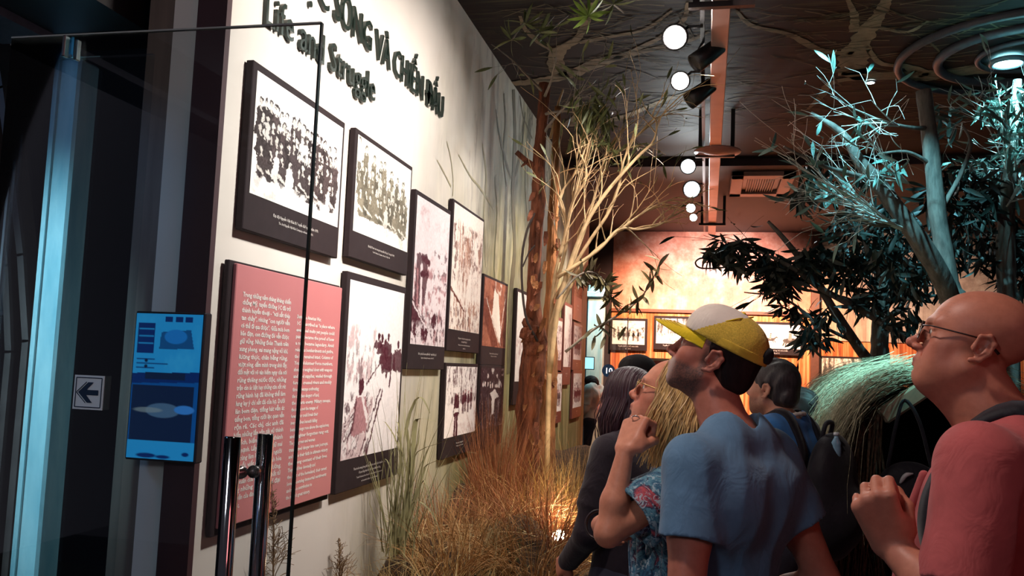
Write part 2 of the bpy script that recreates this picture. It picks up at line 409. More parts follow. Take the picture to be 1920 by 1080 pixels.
# ================================================================== photo panels on the wall
class Pic:
    """tiny painter for the flat prints: an array of colours, rows from top to bottom"""
    def __init__(s, w, h, bg): s.w, s.h = w, h; s.a = np.zeros((h, w, 3)) + np.array(bg); s.Y, s.X = np.mgrid[0:h, 0:w]; s.X = (s.X+.5)/w; s.Y = (s.Y+.5)/h; s.asp = w/h
    def put(s, m, c, op=1.0): m = np.clip(m, 0, 1)[..., None]*op; s.a = s.a*(1-m) + np.array(c)*m
    def ell(s, cx, cy, rx, ry, c, ang=0, op=1.0):
        dx, dy = (s.X-cx)*s.asp, s.Y-cy; ca, sa = math.cos(ang), math.sin(ang)
        u, v = (dx*ca+dy*sa)/rx, (-dx*sa+dy*ca)/ry; d = np.sqrt(u*u+v*v); s.put((1-d)*min(rx, ry)*s.h+.5, c, op)
    def poly(s, pts, c, op=1.0):
        ins = np.zeros((s.h, s.w), bool); n = len(pts)
        for i in range(n):
            x0, y0 = pts[i]; x1, y1 = pts[(i+1) % n]
            if y0 == y1: continue
            cond = ((y0 > s.Y) != (y1 > s.Y)) & (s.X < (x1-x0)*(s.Y-y0)/(y1-y0)+x0); ins ^= cond
        s.put(ins.astype(float), c, op)
    def line(s, x0, y0, x1, y1, wd, c, op=1.0):
        ax, ay, bx, by = x0*s.asp, y0, x1*s.asp, y1; px, py = s.X*s.asp, s.Y
        L = max((bx-ax)**2+(by-ay)**2, 1e-9); t = np.clip(((px-ax)*(bx-ax)+(py-ay)*(by-ay))/L, 0, 1)
        d = np.hypot(px-ax-t*(bx-ax), py-ay-t*(by-ay)); s.put((wd-d)*s.h+.5, c, op)
    def noise(s, fx, fy, seed, octs=4):
        r = np.random.default_rng(seed); o = np.zeros((s.h, s.w)); amp = 1; tot = 0
        for k in range(octs):
            nx, ny = max(2, int(fx*2**k)), max(2, int(fy*2**k)); g = r.random((ny+1, nx+1))
            x, y = s.X*(nx-.001), s.Y*(ny-.001); i, j = x.astype(int), y.astype(int); u, v = x-i, y-j
            u, v = u*u*(3-2*u), v*v*(3-2*v)
            o += amp*((g[j, i]*(1-u)+g[j, i+1]*u)*(1-v)+(g[j+1, i]*(1-u)+g[j+1, i+1]*u)*v); tot += amp; amp *= .6
        return o/tot
    def tex(s, y0, y1, fx, fy, seed, c, th=.5, soft=.08, op=1.0, x0=0, x1=1, octs=5):
        n = s.noise(fx, fy, seed, octs); m = np.clip((n-th)/soft, 0, 1)
        e = np.clip((s.Y-y0)*30, 0, 1)*np.clip((y1-s.Y)*30, 0, 1)*np.clip((s.X-x0)*30, 0, 1)*np.clip((x1-s.X)*30, 0, 1); s.put(m*e, c, op)
def grit(a, seed, warp=.010, amp=.16, contrast=1.0):
    """ragged edges and grain, as in an enlarged old photograph"""
    h, w, _ = a.shape; p = Pic(w, h, (0, 0, 0)); n1 = p.noise(w/7, h/7, seed, 3)-.5; n2 = p.noise(w/7, h/7, seed+1, 3)-.5; n3 = p.noise(w/3, h/3, seed+2, 2)-.5; n4 = p.noise(9, 9, seed+3, 4)-.5
    X = np.clip(np.arange(w)[None, :]+n1*warp*4*w, 0, w-1).astype(int); Y = np.clip(np.arange(h)[:, None]+n2*warp*4*h, 0, h-1).astype(int)
    o = a[Y, X]; lum = o.mean(2, keepdims=True); m = 1+(n3*amp*3+n4*amp*1.6)[..., None]*(1.15-lum); return np.clip(o*m+((n3*amp)[..., None]*.25)*(lum < .5), 0, 1)
def L3(*c): return lin(*c)[:3]
WHT = L3(238, 232, 226)
def human(p, x, y, h, dark, skin, hair=None, arms=True):
    """small standing figure: head top at y, height h (fractions)"""
    hr = h*.075
    p.poly([(x-.10*h/p.asp, y+.2*h), (x+.10*h/p.asp, y+.2*h), (x+.12*h/p.asp, y+.62*h), (x-.12*h/p.asp, y+.62*h)], dark)
    p.ell(x, y+.22*h, .105*h, .06*h, dark)
    for sgn in (-1, 1): p.line(x+sgn*.05*h/p.asp, y+.6*h, x+sgn*.06*h/p.asp, y+h, .045*h, dark)
    if arms:
        for sgn in (-1, 1): p.line(x+sgn*.10*h/p.asp, y+.22*h, x+sgn*.14*h/p.asp, y+.55*h, .03*h, dark)
    p.ell(x, y+hr*.85, hr*1.05, hr*1.0, hair or dark); p.ell(x, y+hr*1.25, hr*.72, hr*.9, skin)
def pic_group(w, h, seed, dark, bg, skin, n=(16, 17, 15, 12), y=(.20, .31, .44, .58), slope=.10):
    p = Pic(w, h, bg); r = np.random.default_rng(seed); D, B = np.array(dark), np.array(bg)
    p.tex(.78, 1.01, 14, 9, seed, tuple(.5*(D+B)), .5, .1, .6)
    for row, (k, yy) in enumerate(zip(n, y)):
        if row: p.poly([(.04, yy+.08), (.96, yy+.08+slope*.5), (.95, .84), (.06, .82)], tuple(D*(1.0+.15*row)), .9)
        for i in range(k):
            x = .05+.90*(i+.5*(row % 2)+r.uniform(-.28, .28))/k; hh = .40 if row < 2 else .33; yt = yy+r.uniform(-.03, .035)+slope*(x-.5)*(1 if row == 0 else .5)
            d = D*r.uniform(.7, 1.9); d = d if r.random() > .13 else B*r.uniform(.6, .9); s_ = np.array(skin)*r.uniform(.72, 1.0); hr = .028*r.uniform(.85, 1.1)
            p.poly([(x-.032, yt+.10), (x+.032, yt+.10), (x+.045, yt+hh*.8), (x-.045, yt+hh*.8)], tuple(d)); p.ell(x, yt+.105, .040, .028, tuple(d))
            if row == 0:
                for sg in (-1, 1): p.line(x+sg*.012, yt+hh*.7, x+sg*.014, yt+hh*1.2, .014, tuple(D))
            p.ell(x, yt+.035, hr*1.0, hr*1.25, tuple(D*.8)); p.ell(x+r.uniform(-.004, .004), yt+.048, hr*.70, hr*.95, tuple(s_)); p.poly([(x-.006, yt+.075), (x+.006, yt+.075), (x+.014, yt+.11), (x-.014, yt+.11)], tuple(s_*.95))
            if row == 3: p.line(x-.03, yt+.2, x+.03, yt+.24, .014, tuple(s_)); p.ell(x, yt+.26, .04, .03, tuple(d*.8))
    p.tex(.82, 1.01, 18, 10, seed+1, bg, .45, .12, .9)
    return p.a
def pic_boat(w, h, dark, mid, bg):
    p = Pic(w, h, bg)
    p.tex(.24, .62, 22, 10, 3, mid, .52, .08, .55, 0, .62); p.tex(.34, .60, 30, 8, 4, dark, .58, .06, .6, 0, .55)
    p.tex(.55, 1.01, 8, 14, 5, tuple(np.array(bg)*.88), .5, .2, .7, .5, 1)
    p.poly([(0, .80), (.2, .70), (.5, .66), (.36, 1.0), (0, 1.0)], mid, .55); p.tex(.62, 1.01, 16, 14, 6, dark, .48, .1, .9, 0, .46); p.tex(.64, 1.01, 20, 12, 16, bg, .56, .06, .75, 0, .48)
    r = np.random.default_rng(8)
    for k in range(22): x = r.uniform(0, .4); p.line(x+.22, r.uniform(.62, .72), x-.06, r.uniform(.8, 1.0), .004, bg if k % 3 else dark, .8)
    p.line(.62, .60, .34, 1.0, .006, bg); p.line(.72, .52, .40, 1.02, .010, dark); p.line(.66, .56, .30, 1.0, .007, dark)
    p.ell(.27, .595, .040, .052, dark); p.poly([(.19, .66), (.35, .66), (.42, .78), (.40, .86), (.14, .88)], mid, .95); p.line(.30, .66, .40, .80, .014, bg, .8); p.line(.2, .68, .16, .84, .012, dark, .8)
    p.ell(.60, .50, .07, .05, bg); p.poly([(.5, .54), (.7, .54), (.72, .62), (.48, .60)], bg)
    p.line(.36, .58, .66, .42, .006, dark)
    for x, y, s in ((.72, .30, .2), (.66, .33, .13), (.60, .31, .09), (.54, .30, .07), (.92, .34, .17)):
        p.ell(x, y, .02, .024, dark); p.poly([(x-.06, y+.03), (x+.06, y+.03), (x+.09, y+s), (x-.10, y+s)], dark, .95)
    p.poly([(.58, .42), (.86, .40), (.88, .50), (.62, .53)], dark, .9); p.line(.80, .48, .78, .60, .012, dark)
    return p.a
def pic_canoe(w, h, dark, mid, bg):
    p = Pic(w, h, bg); p.tex(.0, .55, 6, 14, 11, mid, .55, .25, .5)
    p.tex(.30, .62, 14, 26, 12, dark, .56, .1, .8, .55, 1); p.tex(.45, 1.01, 18, 20, 13, mid, .5, .12, .9); p.tex(.75, 1.01, 26, 18, 14, dark, .52, .08, .9)
    p.ell(.25, .33, .02, .028, bg); p.poly([(.06, .38), (.34, .37), (.40, .52), (.32, .72), (.05, .74)], dark, .9); p.line(.22, .40, .42, .42, .02, dark)
    p.line(.20, .46, .24, .80, .02, bg); p.line(.10, .5, .14, .78, .014, mid); p.line(.40, .50, .2, .52, .014, dark)
    p.poly([(0, .70), (.5, .90), (.42, .97), (0, .92)], dark); p.line(0, .72, .52, .92, .007, bg); p.ell(.62, .86, .05, .10, dark, .3)
    p.tex(.84, 1.01, 24, 22, 15, bg, .5, .08, .9)
    return p.a
def pic_forest(w, h, dark, mid, bg, seed=21):
    p = Pic(w, h, bg); p.tex(.12, .62, 16, 16, seed, dark, .5, .08, .85); p.tex(.1, .7, 34, 3, seed+1, mid, .55, .08, .8)
    p.tex(.45, 1.01, 30, 5, seed+2, bg, .5, .1, .9); r = np.random.default_rng(seed)
    for i in range(26):
        x = r.random(); p.line(x, r.uniform(.1, .3), x+r.uniform(-.03, .03), r.uniform(.6, .9), .003, bg if r.random() > .45 else mid)
    p.tex(.55, .80, 6, 8, seed+3, bg, .5, .1, .8, 0, .5); p.tex(.72, 1.01, 26, 16, seed+4, mid, .5, .1, .9); p.line(0, .68, .45, .84, .012, dark); p.line(.1, .66, .5, .80, .008, bg); p.tex(.8, 1.01, 30, 14, seed+5, dark, .56, .05, .8)
    return p.a
def pic_tent(w, h, dark, mid, bg):
    p = Pic(w, h, mid); p.tex(0, 1.01, 5, 9, 31, dark, .5, .2, .8)
    p.poly([(.42, .12), (.6, .2), (.72, .6), (.78, .98), (.62, .85), (.35, .55)], bg); p.poly([(.0, .32), (.14, .30), (.66, .98), (.4, 1), (0, .55)], dark, .9)
    p.poly([(1, .2), (.9, .3), (.72, .95), (1, 1)], dark, .7); p.line(.1, .3, .66, .92, .008, bg); p.line(.92, .22, .74, .8, .01, bg); p.ell(.55, .3, .06, .09, bg); p.line(.46, 0, .48, .2, .012, bg); p.tex(0, .2, 9, 6, 33, bg, .55, .1, .7, .5, 1)
    return p.a
def pic_wade(w, h, dark, mid, bg):
    p = Pic(w, h, bg); p.tex(-.1, .55, 34, 6, 41, dark, .5, .1, .85); p.tex(-.1, .4, 26, 14, 42, bg, .52, .1, .9); p.tex(.6, 1.01, 6, 10, 43, mid, .56, .15, .3)
    human(p, .34, .30, .68, dark, mid); p.ell(.34, .34, .12, .05, bg); p.poly([(.26, .60), (.42, .6), (.42, .66), (.26, .66)], bg)
    for x, y in ((.62, .33), (.72, .35), (.82, .33), (.55, .36)): human(p, x, y, .32, dark, mid)
    return p.a
def pic_crowd(w, h, dark, mid, bg):
    p = Pic(w, h, dark); r = np.random.default_rng(51); p.tex(0, .35, 10, 8, 52, bg, .58, .08, .8)
    for i in range(9): x = .1+.1*i+r.uniform(-.02, .02); p.ell(x, .28+r.uniform(-.03, .06), .026, .04, bg); p.poly([(x-.05, .34), (x+.05, .34), (x+.06, .8), (x-.06, .8)], dark)
    p.poly([(.4, .42), (.62, .36), (.8, .5), (.62, .52), (.6, .78), (.5, .78), (.48, .5)], bg); p.tex(.4, 1.01, 26, 5, 53, mid, .6, .05, .7); p.tex(.5, 1.01, 34, 5, 54, bg, .68, .04, .7)
    return p.a
def pic_edge(w, h, dark, mid, bg):
    p = Pic(w, h, bg); p.tex(.1, 1.01, 26, 7, 61, mid, .5, .1, .8, .5, 1); p.tex(.3, 1.01, 30, 4, 62, dark, .54, .06, .9, .62, 1); p.line(.82, .1, .78, 1, .012, dark); p.tex(.5, 1.01, 16, 9, 63, mid, .58, .08, .6)
    return p.a
def pic_swamp(w, h, dark, mid, bg, seed=71):
    p = Pic(w, h, bg); p.tex(-.1, .45, 8, 16, seed, mid, .55, .15, .5); p.tex(.25, .75, 24, 7, seed+1, dark, .52, .08, .9); p.tex(.4, .9, 12, 12, seed+2, mid, .52, .1, .8); p.tex(.7, 1.01, 9, 5, seed+3, bg, .45, .1, .9)
    for i in range(5): human(p, .2+.15*i, .42+.02*(i % 2), .4, dark, mid)
    return p.a
def pic_riders(w, h, dark, mid, bg):
    p = Pic(w, h, bg)
    for x, y, s in ((.78, .5, 1.0), (.36, .52, .62), (.2, .55, .4)):
        k = s*.16
        p.ell(x, y+.16*s, k*1.5, k*.7, dark); p.line(x+k/p.asp*1.1, y+.13*s, x+k/p.asp*2.0, y-.0*s, k*.32, dark); p.ell(x+k/p.asp*2.2, y+.02*s, k*.5, k*.28, dark, .5)
        for dx in (-1.1, -.7, .7, 1.2): p.line(x+dx*k/p.asp, y+.2*s, x+(dx*1.4)*k/p.asp, y+.36*s, k*.16, dark)
        p.poly([(x-.3*k/p.asp, y-.16*s), (x+.35*k/p.asp, y-.16*s), (x+.4*k/p.asp, y+.14*s), (x-.4*k/p.asp, y+.14*s)], mid); p.ell(x, y-.22*s, k*.3, k*.33, dark)
    p.tex(.82, 1.01, 20, 4, 82, mid, .6, .1, .4)
    return p.a
def pic_river(w, h, dark, mid, bg):
    p = Pic(w, h, bg); p.tex(-.1, .7, 30, 4, 91, mid, .48, .1, .9); p.tex(-.1, .6, 34, 3, 92, dark, .55, .06, .8); p.poly([(0, .95), (.55, .72), (1, .66), (1, .82), (.4, 1.0), (0, 1.0)], bg); p.tex(.6, 1.01, 16, 10, 93, dark, .6, .05, .6)
    return p.a

PRINT = attr_mat('photo_print', 'Print', .7, .2, 0, var=.02)
CAPTW = simple('caption_print', lin(222, 214, 208), .6, var=.02)
def print_grid(name, arr, m, w, h, parent, mt=PRINT):
    """flat print w x h metres with its lower left corner at the origin of frame m, thin but solid under the frame's board"""
    H, W, _ = arr.shape
    xs = np.linspace(0, w, W+1); ys = np.linspace(h, 0, H+1)
    X, Y = np.meshgrid(xs, ys); v = np.stack([X, Y, np.zeros_like(X)], -1).reshape(-1, 3)
    mm = np.array(m); v = v @ mm[:3, :3].T + mm[:3, 3]
    i, j = np.meshgrid(np.arange(W), np.arange(H)); a = (j*(W+1)+i).ravel()
    f = np.stack([a, a+W+1, a+W+2, a+1], 1)
    pad = np.pad(arr, ((0, 1), (0, 1), (0, 0)), 'edge'); c = pad.reshape(-1, 3)
    return mesh_obj(name, v, f, mt, parent, False, {'Print': c})
def photo_panel(label, m, w, h, arr, margins, caption=None, cap_size=.012, th=.03, board=FRAME_EDGE, cat='photograph', group=None, capmat=CAPTW, name='photo_panel'):
    """m: frame matrix, origin = lower left corner of the front face; margins = left, right, top, bottom of the black board"""
    o = m.translation; e = empty(name, o); tag(e, label, cat, group)
    inv = Matrix.Translation(-o); ml = inv @ m
    bd = MB().box((w/2, h/2, -th/2), (w, h, th), bev=.003); ob = bd.build('board', board, e); ob.data.transform(ml)
    l, r, t, b = margins
    if arr is not None: print_grid('print', grit(arr, len(label)), ml @ Matrix.Translation((l, b, .0015)), w-l-r, h-t-b, e)
    if caption:
        for k, ln in enumerate(caption):
            sz = cap_size*(1 if k < (len(caption)+1)//2 else .82)
            me = text_mesh(ln, sz, align='CENTER', res=1)
            xsz = max(v.co.x for v in me.vertices)-min(v.co.x for v in me.vertices)
            mw = (w-l-r)*.92
            if xsz > mw:
                for v in me.vertices: v.co.x *= mw/xsz
            me.materials.clear(); me.materials.append(capmat)
            me.transform(ml @ Matrix.Translation((w/2, b*.60-k*cap_size*1.35, .002)))
            link(bpy.data.objects.new('caption', me), e)
    return e
def wall_frame(Y0, z0, out=.036): return frame_mat((WX+out, Y0, CZ+z0), (0, 1, 0), (0, 0, 1))
DK, SKN = L3(58, 48, 48), L3(222, 214, 206)
SEP, SEPM = L3(78, 32, 44), L3(170, 120, 124)
BRN, BRNM = L3(104, 54, 42), L3(178, 132, 112)
M4 = (.03, .03, .03, .15)
photo_panel('large framed group portrait above the pink text panel', wall_frame(2.77, .44), .815, .61, pic_group(300, 210, 1, DK, WHT, SKN), (.028, .022, .03, .135),
            ['Đại đội Nguyễn Việt Khái III ở tuyến đường 1C, năm 1970.', 'The 3rd Nguyễn Việt Khái Company on Road 1C, 1970.'], .016, group='wall photographs')
photo_panel('framed group portrait under the end of the raised lettering, above the boat photo', wall_frame(3.71, .465), .80, .60, pic_group(230, 180, 2, L3(104, 98, 84), L3(240, 236, 226), L3(226, 220, 206), (8, 11, 12, 10), (.12, .28, .42, .56), .22), (.025, .022, .025, .125),
            ['Đại đội Thanh niên xung phong tuyến đường 1C, tháng 5/1968.', 'Youth Volunteer Company on Road 1C, May 1968.'], .014, group='wall photographs')
photo_panel('tall framed photo of people wading and a loaded boat, right of the pink panel', wall_frame(3.71, -.60), .80, 1.0, pic_boat(210, 240, SEP, SEPM, L3(240, 232, 230)), (.03, .03, .035, .145),
            ['Thanh niên xung phong đường 1C chèo xuồng vận chuyển vũ khí,', 'đi qua rừng tràm lên đường ra chiến trường.', 'Youth Volunteers from Road 1C rowing boats to carry weapons', 'and wounded soldiers through the forest.'], .0155, group='wall photographs')
photo_panel('tall narrow framed photo of a figure beside a canoe hull, first of the tall pair', wall_frame(4.59, -.04), .69, 1.0, pic_canoe(150, 220, SEP, SEPM, L3(226, 212, 214)), (.022, .022, .028, .14),
            ['Đường tiếp tế qua vùng đầm lầy ở tuyến đường 1C.', 'Supply road through the swamps on Road 1C.'], .016, group='wall photographs')
photo_panel('tall framed photo of a melaleuca forest, second of the tall pair', wall_frame(5.32, .08), .80, .97, pic_forest(170, 200, BRN, BRNM, L3(236, 224, 214)), (.022, .022, .02, .14),
            ['Rừng tràm nơi thanh niên xung phong trú quân', 'trên tuyến đường 1C.', 'Melaleuca forest where the Youth Volunteers camped', 'on Road 1C.'], .016, group='wall photographs')
photo_panel('brown framed photo of a white cloth tent, upper right end of the photo cluster', wall_frame(6.18, .0), .80, .665, pic_tent(120, 110, L3(112, 54, 40), L3(164, 100, 78), L3(238, 226, 216)), (.02, .02, .02, .14),
            ['Trạm quân y dã chiến trong rừng trên đường 1C.', 'Field medical tent in the forest, Road 1C.'], .014, group='wall photographs')
photo_panel('framed photo of a figure wading at a forest edge, lower row above the reeds', wall_frame(5.32, -.60), .80, .605, pic_wade(130, 110, SEP, SEPM, L3(234, 226, 226)), (.022, .022, .022, .13),
            ['Hành quân qua rừng ngập nước.', 'Marching across the flooded forest.'], .014, group='wall photographs')
photo_panel('dark framed photo of a crowd with one pale figure, end of the lower row', wall_frame(6.18, -.62), .80, .62, pic_crowd(130, 110, L3(52, 34, 42), L3(120, 100, 104), L3(224, 214, 212)), (.02, .02, .02, .15),
            ['Hội quân.', 'Gathering.'], .014, group='wall photographs')
photo_panel('tall framed photo half hidden behind the left tree trunk', wall_frame(7.34, -.33), .80, 1.0, pic_edge(110, 140, SEP, SEPM, L3(240, 232, 228)), (.03, .03, .03, .2),
            ['Đường 1C.', 'Road 1C.'], .016, group='wall photographs')
def by_px(x0, x1, yt, yb):
    a = P(x0, yt, 0, WX+.036); b = P(x0, yb, 0, WX+.036); c = P(x1, yt, 0, WX+.036)
    return wall_frame(a.y, b.z-CZ), c.y-a.y, a.z-b.z
for i, (x0, x1, yt, yb, lab, arr) in enumerate((
        (1037, 1056, 590, 698, 'framed photo behind the second trunk, upper of two', pic_forest(60, 80, SEP, SEPM, L3(230, 214, 210), 24)),
        (1037, 1055, 694, 796, 'framed photo low behind the second trunk, lower of two', pic_swamp(60, 70, L3(60, 40, 48), SEPM, L3(226, 218, 216))),
        (1059, 1074, 565, 722, 'tall narrow photo between two columns of prints near the wall end', pic_edge(50, 90, SEP, SEPM, L3(232, 220, 216))),
        (1076, 1092, 603, 694, 'upper reddish photo at the far end of the photo wall', pic_swamp(50, 70, L3(96, 44, 52), L3(170, 104, 108), L3(232, 214, 212), 75)),
        (1075, 1092, 694, 785, 'lower pale photo at the far end of the photo wall', pic_swamp(50, 70, L3(110, 50, 60), L3(190, 140, 140), L3(240, 232, 230), 78)))):
    mm, ww, hh = by_px(x0, x1, yt, yb)
    photo_panel(lab, mm, ww, hh, arr, (.04, .04, .04, .22*hh), ['Tuyến đường 1C.', 'Road 1C.'], .02, group='far wall photographs', board=simple('far_board', lin(92, 46, 46), .45))
mm, ww, hh = by_px(1078, 1093, 508, 600)
photo_panel('orange printed panel topmost at the far end of the photo wall', mm, ww, hh, pic_forest(50, 70, L3(170, 82, 54), L3(206, 128, 96), L3(226, 170, 140), 27), (.02, .02, .02, .3), ['Rừng U Minh', 'U Minh forest'], .03, group='far wall photographs', board=simple('orange_board', lin(150, 84, 66), .5))
# photos on the back wall
def back_frame(x0, x1, yt, yb, Y=BY-.05):
    a = PY(x0, yb, Y); b = PY(x1, yb, Y); c = PY(x0, yt, Y)
    return frame_mat((a.x, Y-.03, a.z), (1, 0, 0), (0, 0, 1)), b.x-a.x, c.z-a.z
BWD, BWM, BWB = L3(42, 36, 36), L3(130, 120, 116), L3(238, 234, 228)
for x0, x1, yt, yb, lab, arr in (
        (1143, 1213, 596, 656, 'black and white forest photo on the back wall, leftmost', pic_swamp(90, 60, BWD, BWM, BWB, 85)),
        (1225, 1300, 592, 655, 'photo of low hills on the back wall, behind the cap brim', pic_river(90, 60, BWD, BWM, BWB)),
        (1408, 1505, 603, 664, 'bright photo of horse riders on the back wall', pic_riders(140, 90, L3(86, 78, 74), L3(150, 140, 134), L3(244, 240, 234)))):
    mm, ww, hh = back_frame(x0, x1, yt, yb)
    photo_panel(lab, mm, ww, hh, arr, (.04, .04, .04, .1), ['Tuyến đường 1C trên biển', 'Road 1C'], .03, group='photographs on the back wall', board=FRAME_EDGE)
mm, ww, hh = back_frame(1536, 1640, 667, 742, BY-.6)
photo_panel('grey river forest photo on a stand behind the thatched hut', mm, ww, hh, pic_river(120, 90, BWD, BWM, BWB), (.03, .03, .03, .09), None, board=FRAME_EDGE)
e_ = [o for o in bpy.data.objects if o.get('label', '').startswith('grey river forest photo')][0]
for dx in (.08, ww-.08): MB().box((dx, .0, -e_.location.z/2), (.04, .04, e_.location.z)).box((dx, .0, .1), (.04, .035, .25)).build('leg', BLACK, e_)
mm2 = mm.translation
# ------------------------------------------------------------------ pink text panel
VI = ['Trong những năm tháng kháng chiến', 'chống Mỹ, tuyến đường 1C đã trở', 'thành huyền thoại - “nơi sắt thép', 'tan chảy”, nhưng “con người vẫn', 'có thể đi qua được”. Giữa mưa bom', 'bão đạn, con đường đó vẫn được', 'giữ vững. Những đoàn Thanh niên', 'xung phong, vai mang nặng vũ khí,', 'lương thực, chân băng rừng,', 'vượt sông, dầm mình trong sình lầy,', 'đối mặt với vô vàn hiểm nguy của nơi', 'rừng thiêng nước độc, những', 'trận càn ác liệt hay những cơn sốt rét', 'rừng hành hạ đã không thể làm', 'lung lay ý chí sắt đá của họ. Dưới', 'làn bom đạn, tiếng hát vẫn át', 'tiếng bom, tiếng cười lạc quan vẫn', 'rộn rã. Các chị, các anh đã', 'biến những lần vận tải vũ thành', 'kỳ tích, biến tình yêu thành', 'sức mạnh. Lấy niềm vui giữ mai', 'sau, cùng làm lẽ sống con người', 'trẻ tuổi, viết nên bản tình hòa', 'bình. Họ đã cống hiến đường,', 'tuổi xuân của mình, sống bất tử', 'cùng những trang sử vĩ đại', 'nhân văn của dân tộc', 'sâu lọc.']
EN = ['During the American War,', '1C - described as “a place where', 'even steel melts yet people could', 'pass”, became the proof of how', 'a road became legendary. Amid', 'relentless bombardments and gunfire,', 'the line remained intact. Columns of', 'Youth Volunteer Force members,', 'shoulders weighted down with weapons', 'and food supplies, waded through', 'forests, crossed rivers and muddy', 'through swamps confronting', 'the countless dangers of land,', 'the malaria enemy. Military sweeps,', 'the savage not the ravages of', 'forest fever could break their', 'iron will. Even beneath falling', 'bombs, songs rose above the explosions,', 'and laughter forgotten rang out.', 'The young men and women', 'transformed danger into new journeys,', 'and made their faith in ultimate victory', 'the strong content of their lives.', 'They lived lives devotedly and', 'the spirit of the homeland, their sweet', 'love, becoming immortal sentiments', 'and made a contribution to', 'the nation’s great victory.']
PINK = simple('pink_panel', lin(198, 122, 124), .45, var=.05, scale=2)
e = photo_panel('pink text panel with two columns of white writing, behind the glass door handles', wall_frame(2.71, -.61, .03), .935, .935, None, (.02, .02, .02, .02), cat='panel', board=FRAME_EDGE, name='text_panel', th=.02)
ml = Matrix.Translation(-e.location) @ wall_frame(2.71, -.61, .03)
o = MB().box((.475, .475, .008), (.90, .90, .016), bev=.003).build('pink_sheet', PINK, e); o.data.transform(ml)
def column(lines, x, wd, top, step, size):
    vs = []; fs = []
    for k, ln in enumerate(lines):
        me = text_mesh(ln, size, bold=.0006, res=1); xs = [v.co.x for v in me.vertices]; mx = max(xs); last = k in (len(lines)-1, )
        s_ = (wd/mx if mx > wd*.7 and not last else min(1, wd/mx)); n = len(vs)
        vs += [(x+v.co.x*s_, top-k*step+v.co.y, .0172) for v in me.vertices]; fs += [tuple(i+n for i in p.vertices) for p in me.polygons]; bpy.data.meshes.remove(me)
    o = mesh_obj('text_column', vs, fs, TEXTW, e); o.data.transform(ml); o['label'] = 'column of white printed writing'
column(VI, .075, .365, .815, .0272, .0235)
column(EN, .50, .365, .765, .0262, .0205)
# ------------------------------------------------------------------ raised lettering above the photos
LET = simple('dark_green_lettering', lin(34, 46, 40), .22, .2, .1, 10)
LET2 = simple('lettering_front', lin(44, 54, 48), .3, .2, .1, 10)
def lettering(label, s, pa, pb, size, th, bold):
    """raised characters on the wall, baseline from (y, z) pa to pb"""
    A = Vector((WX, pa[0], CZ+pa[1])); B = Vector((WX, pb[0], CZ+pb[1]))
    e = empty('wall_lettering', (WX, A.y, A.z)); tag(e, label, 'lettering')
    full = text_mesh(s, size, res=2, bold=bold); tot = max(v.co.x for v in full.vertices); k = (B.y-A.y)/tot
    for i, ch in enumerate(s):
        if ch == ' ': continue
        pre = text_mesh(s[:i+1], size, res=2, bold=bold); me = text_mesh(ch, size, extrude=th/2, res=2, bold=bold)
        x1 = max(v.co.x for v in pre.vertices); x2 = max(v.co.x for v in me.vertices)
        me.transform(Matrix.Translation((x1-x2, 0, th/2))); me.transform(Matrix.Diagonal((k, 1, 1, 1)))
        zsl = (B.z-A.z)/(B.y-A.y)
        me.transform(frame_mat((0, 0, 0), (0, 1, zsl), (0, 0, 1))); me.materials.clear(); me.materials.append(LET)
        link(bpy.data.objects.new('letter', me), e); bpy.data.meshes.remove(pre)
    bpy.data.meshes.remove(full)
lettering('dark green raised letters of the longer upper line on the wall', 'CUỘC SỐNG VÀ CHIẾN ĐẤU', (2.93, 1.475), (5.09, 1.50), .205, .017, .001)
lettering('dark green raised letters of the shorter lower line on the wall', 'Life and Struggle', (2.86, 1.225), (3.97, 1.265), .185, .017, .0)
# ================================================================== glass door in front of the photo wall
GY = 1.89; gx0, gx1, gz1 = -1.785, -.915, 2.40
e = empty('glass_door', ((gx0+gx1)/2, GY, 0)); tag(e, 'open frameless glass door with steel bar handles in front of the photo wall', 'door')
L = Matrix.Translation(-e.location)
def part(mb, name, mt, parent, smooth=False, lab=None, mat=None):
    o = mb.build(name, mt, parent, smooth); o.data.transform(mat if mat is not None else L)
    if lab: o['label'] = lab
    return o
GT = .010
part(MB().box(((gx0+gx1)/2, GY, (gz1+.02)/2), (gx1-gx0-.004, GT, gz1-.024)), 'glass_pane', GLASS, e)
part(MB().box((gx1, GY, (gz1+.02)/2), (.005, GT, gz1-.02)), 'glass_edge', simple('dark_glass_edge', lin(34, 40, 38), .2, var=.05), e, lab='dark polished vertical edge')
part(MB().box(((gx0+gx1)/2, GY, gz1), (gx1-gx0, GT, .004)), 'glass_edge', simple('pale_glass_edge', lin(150, 150, 146), .25, var=.05), e, lab='pale polished top edge')
for dx in (-.128, -.115):    # steel patch clips near the top
    part(MB().box((gx0+.175+(.0 if dx < -.12 else .012), GY-.014 if dx < -.12 else GY+.014, gz1-.035), (.009, .018, .055), bev=.002), 'clip', STEEL, e)
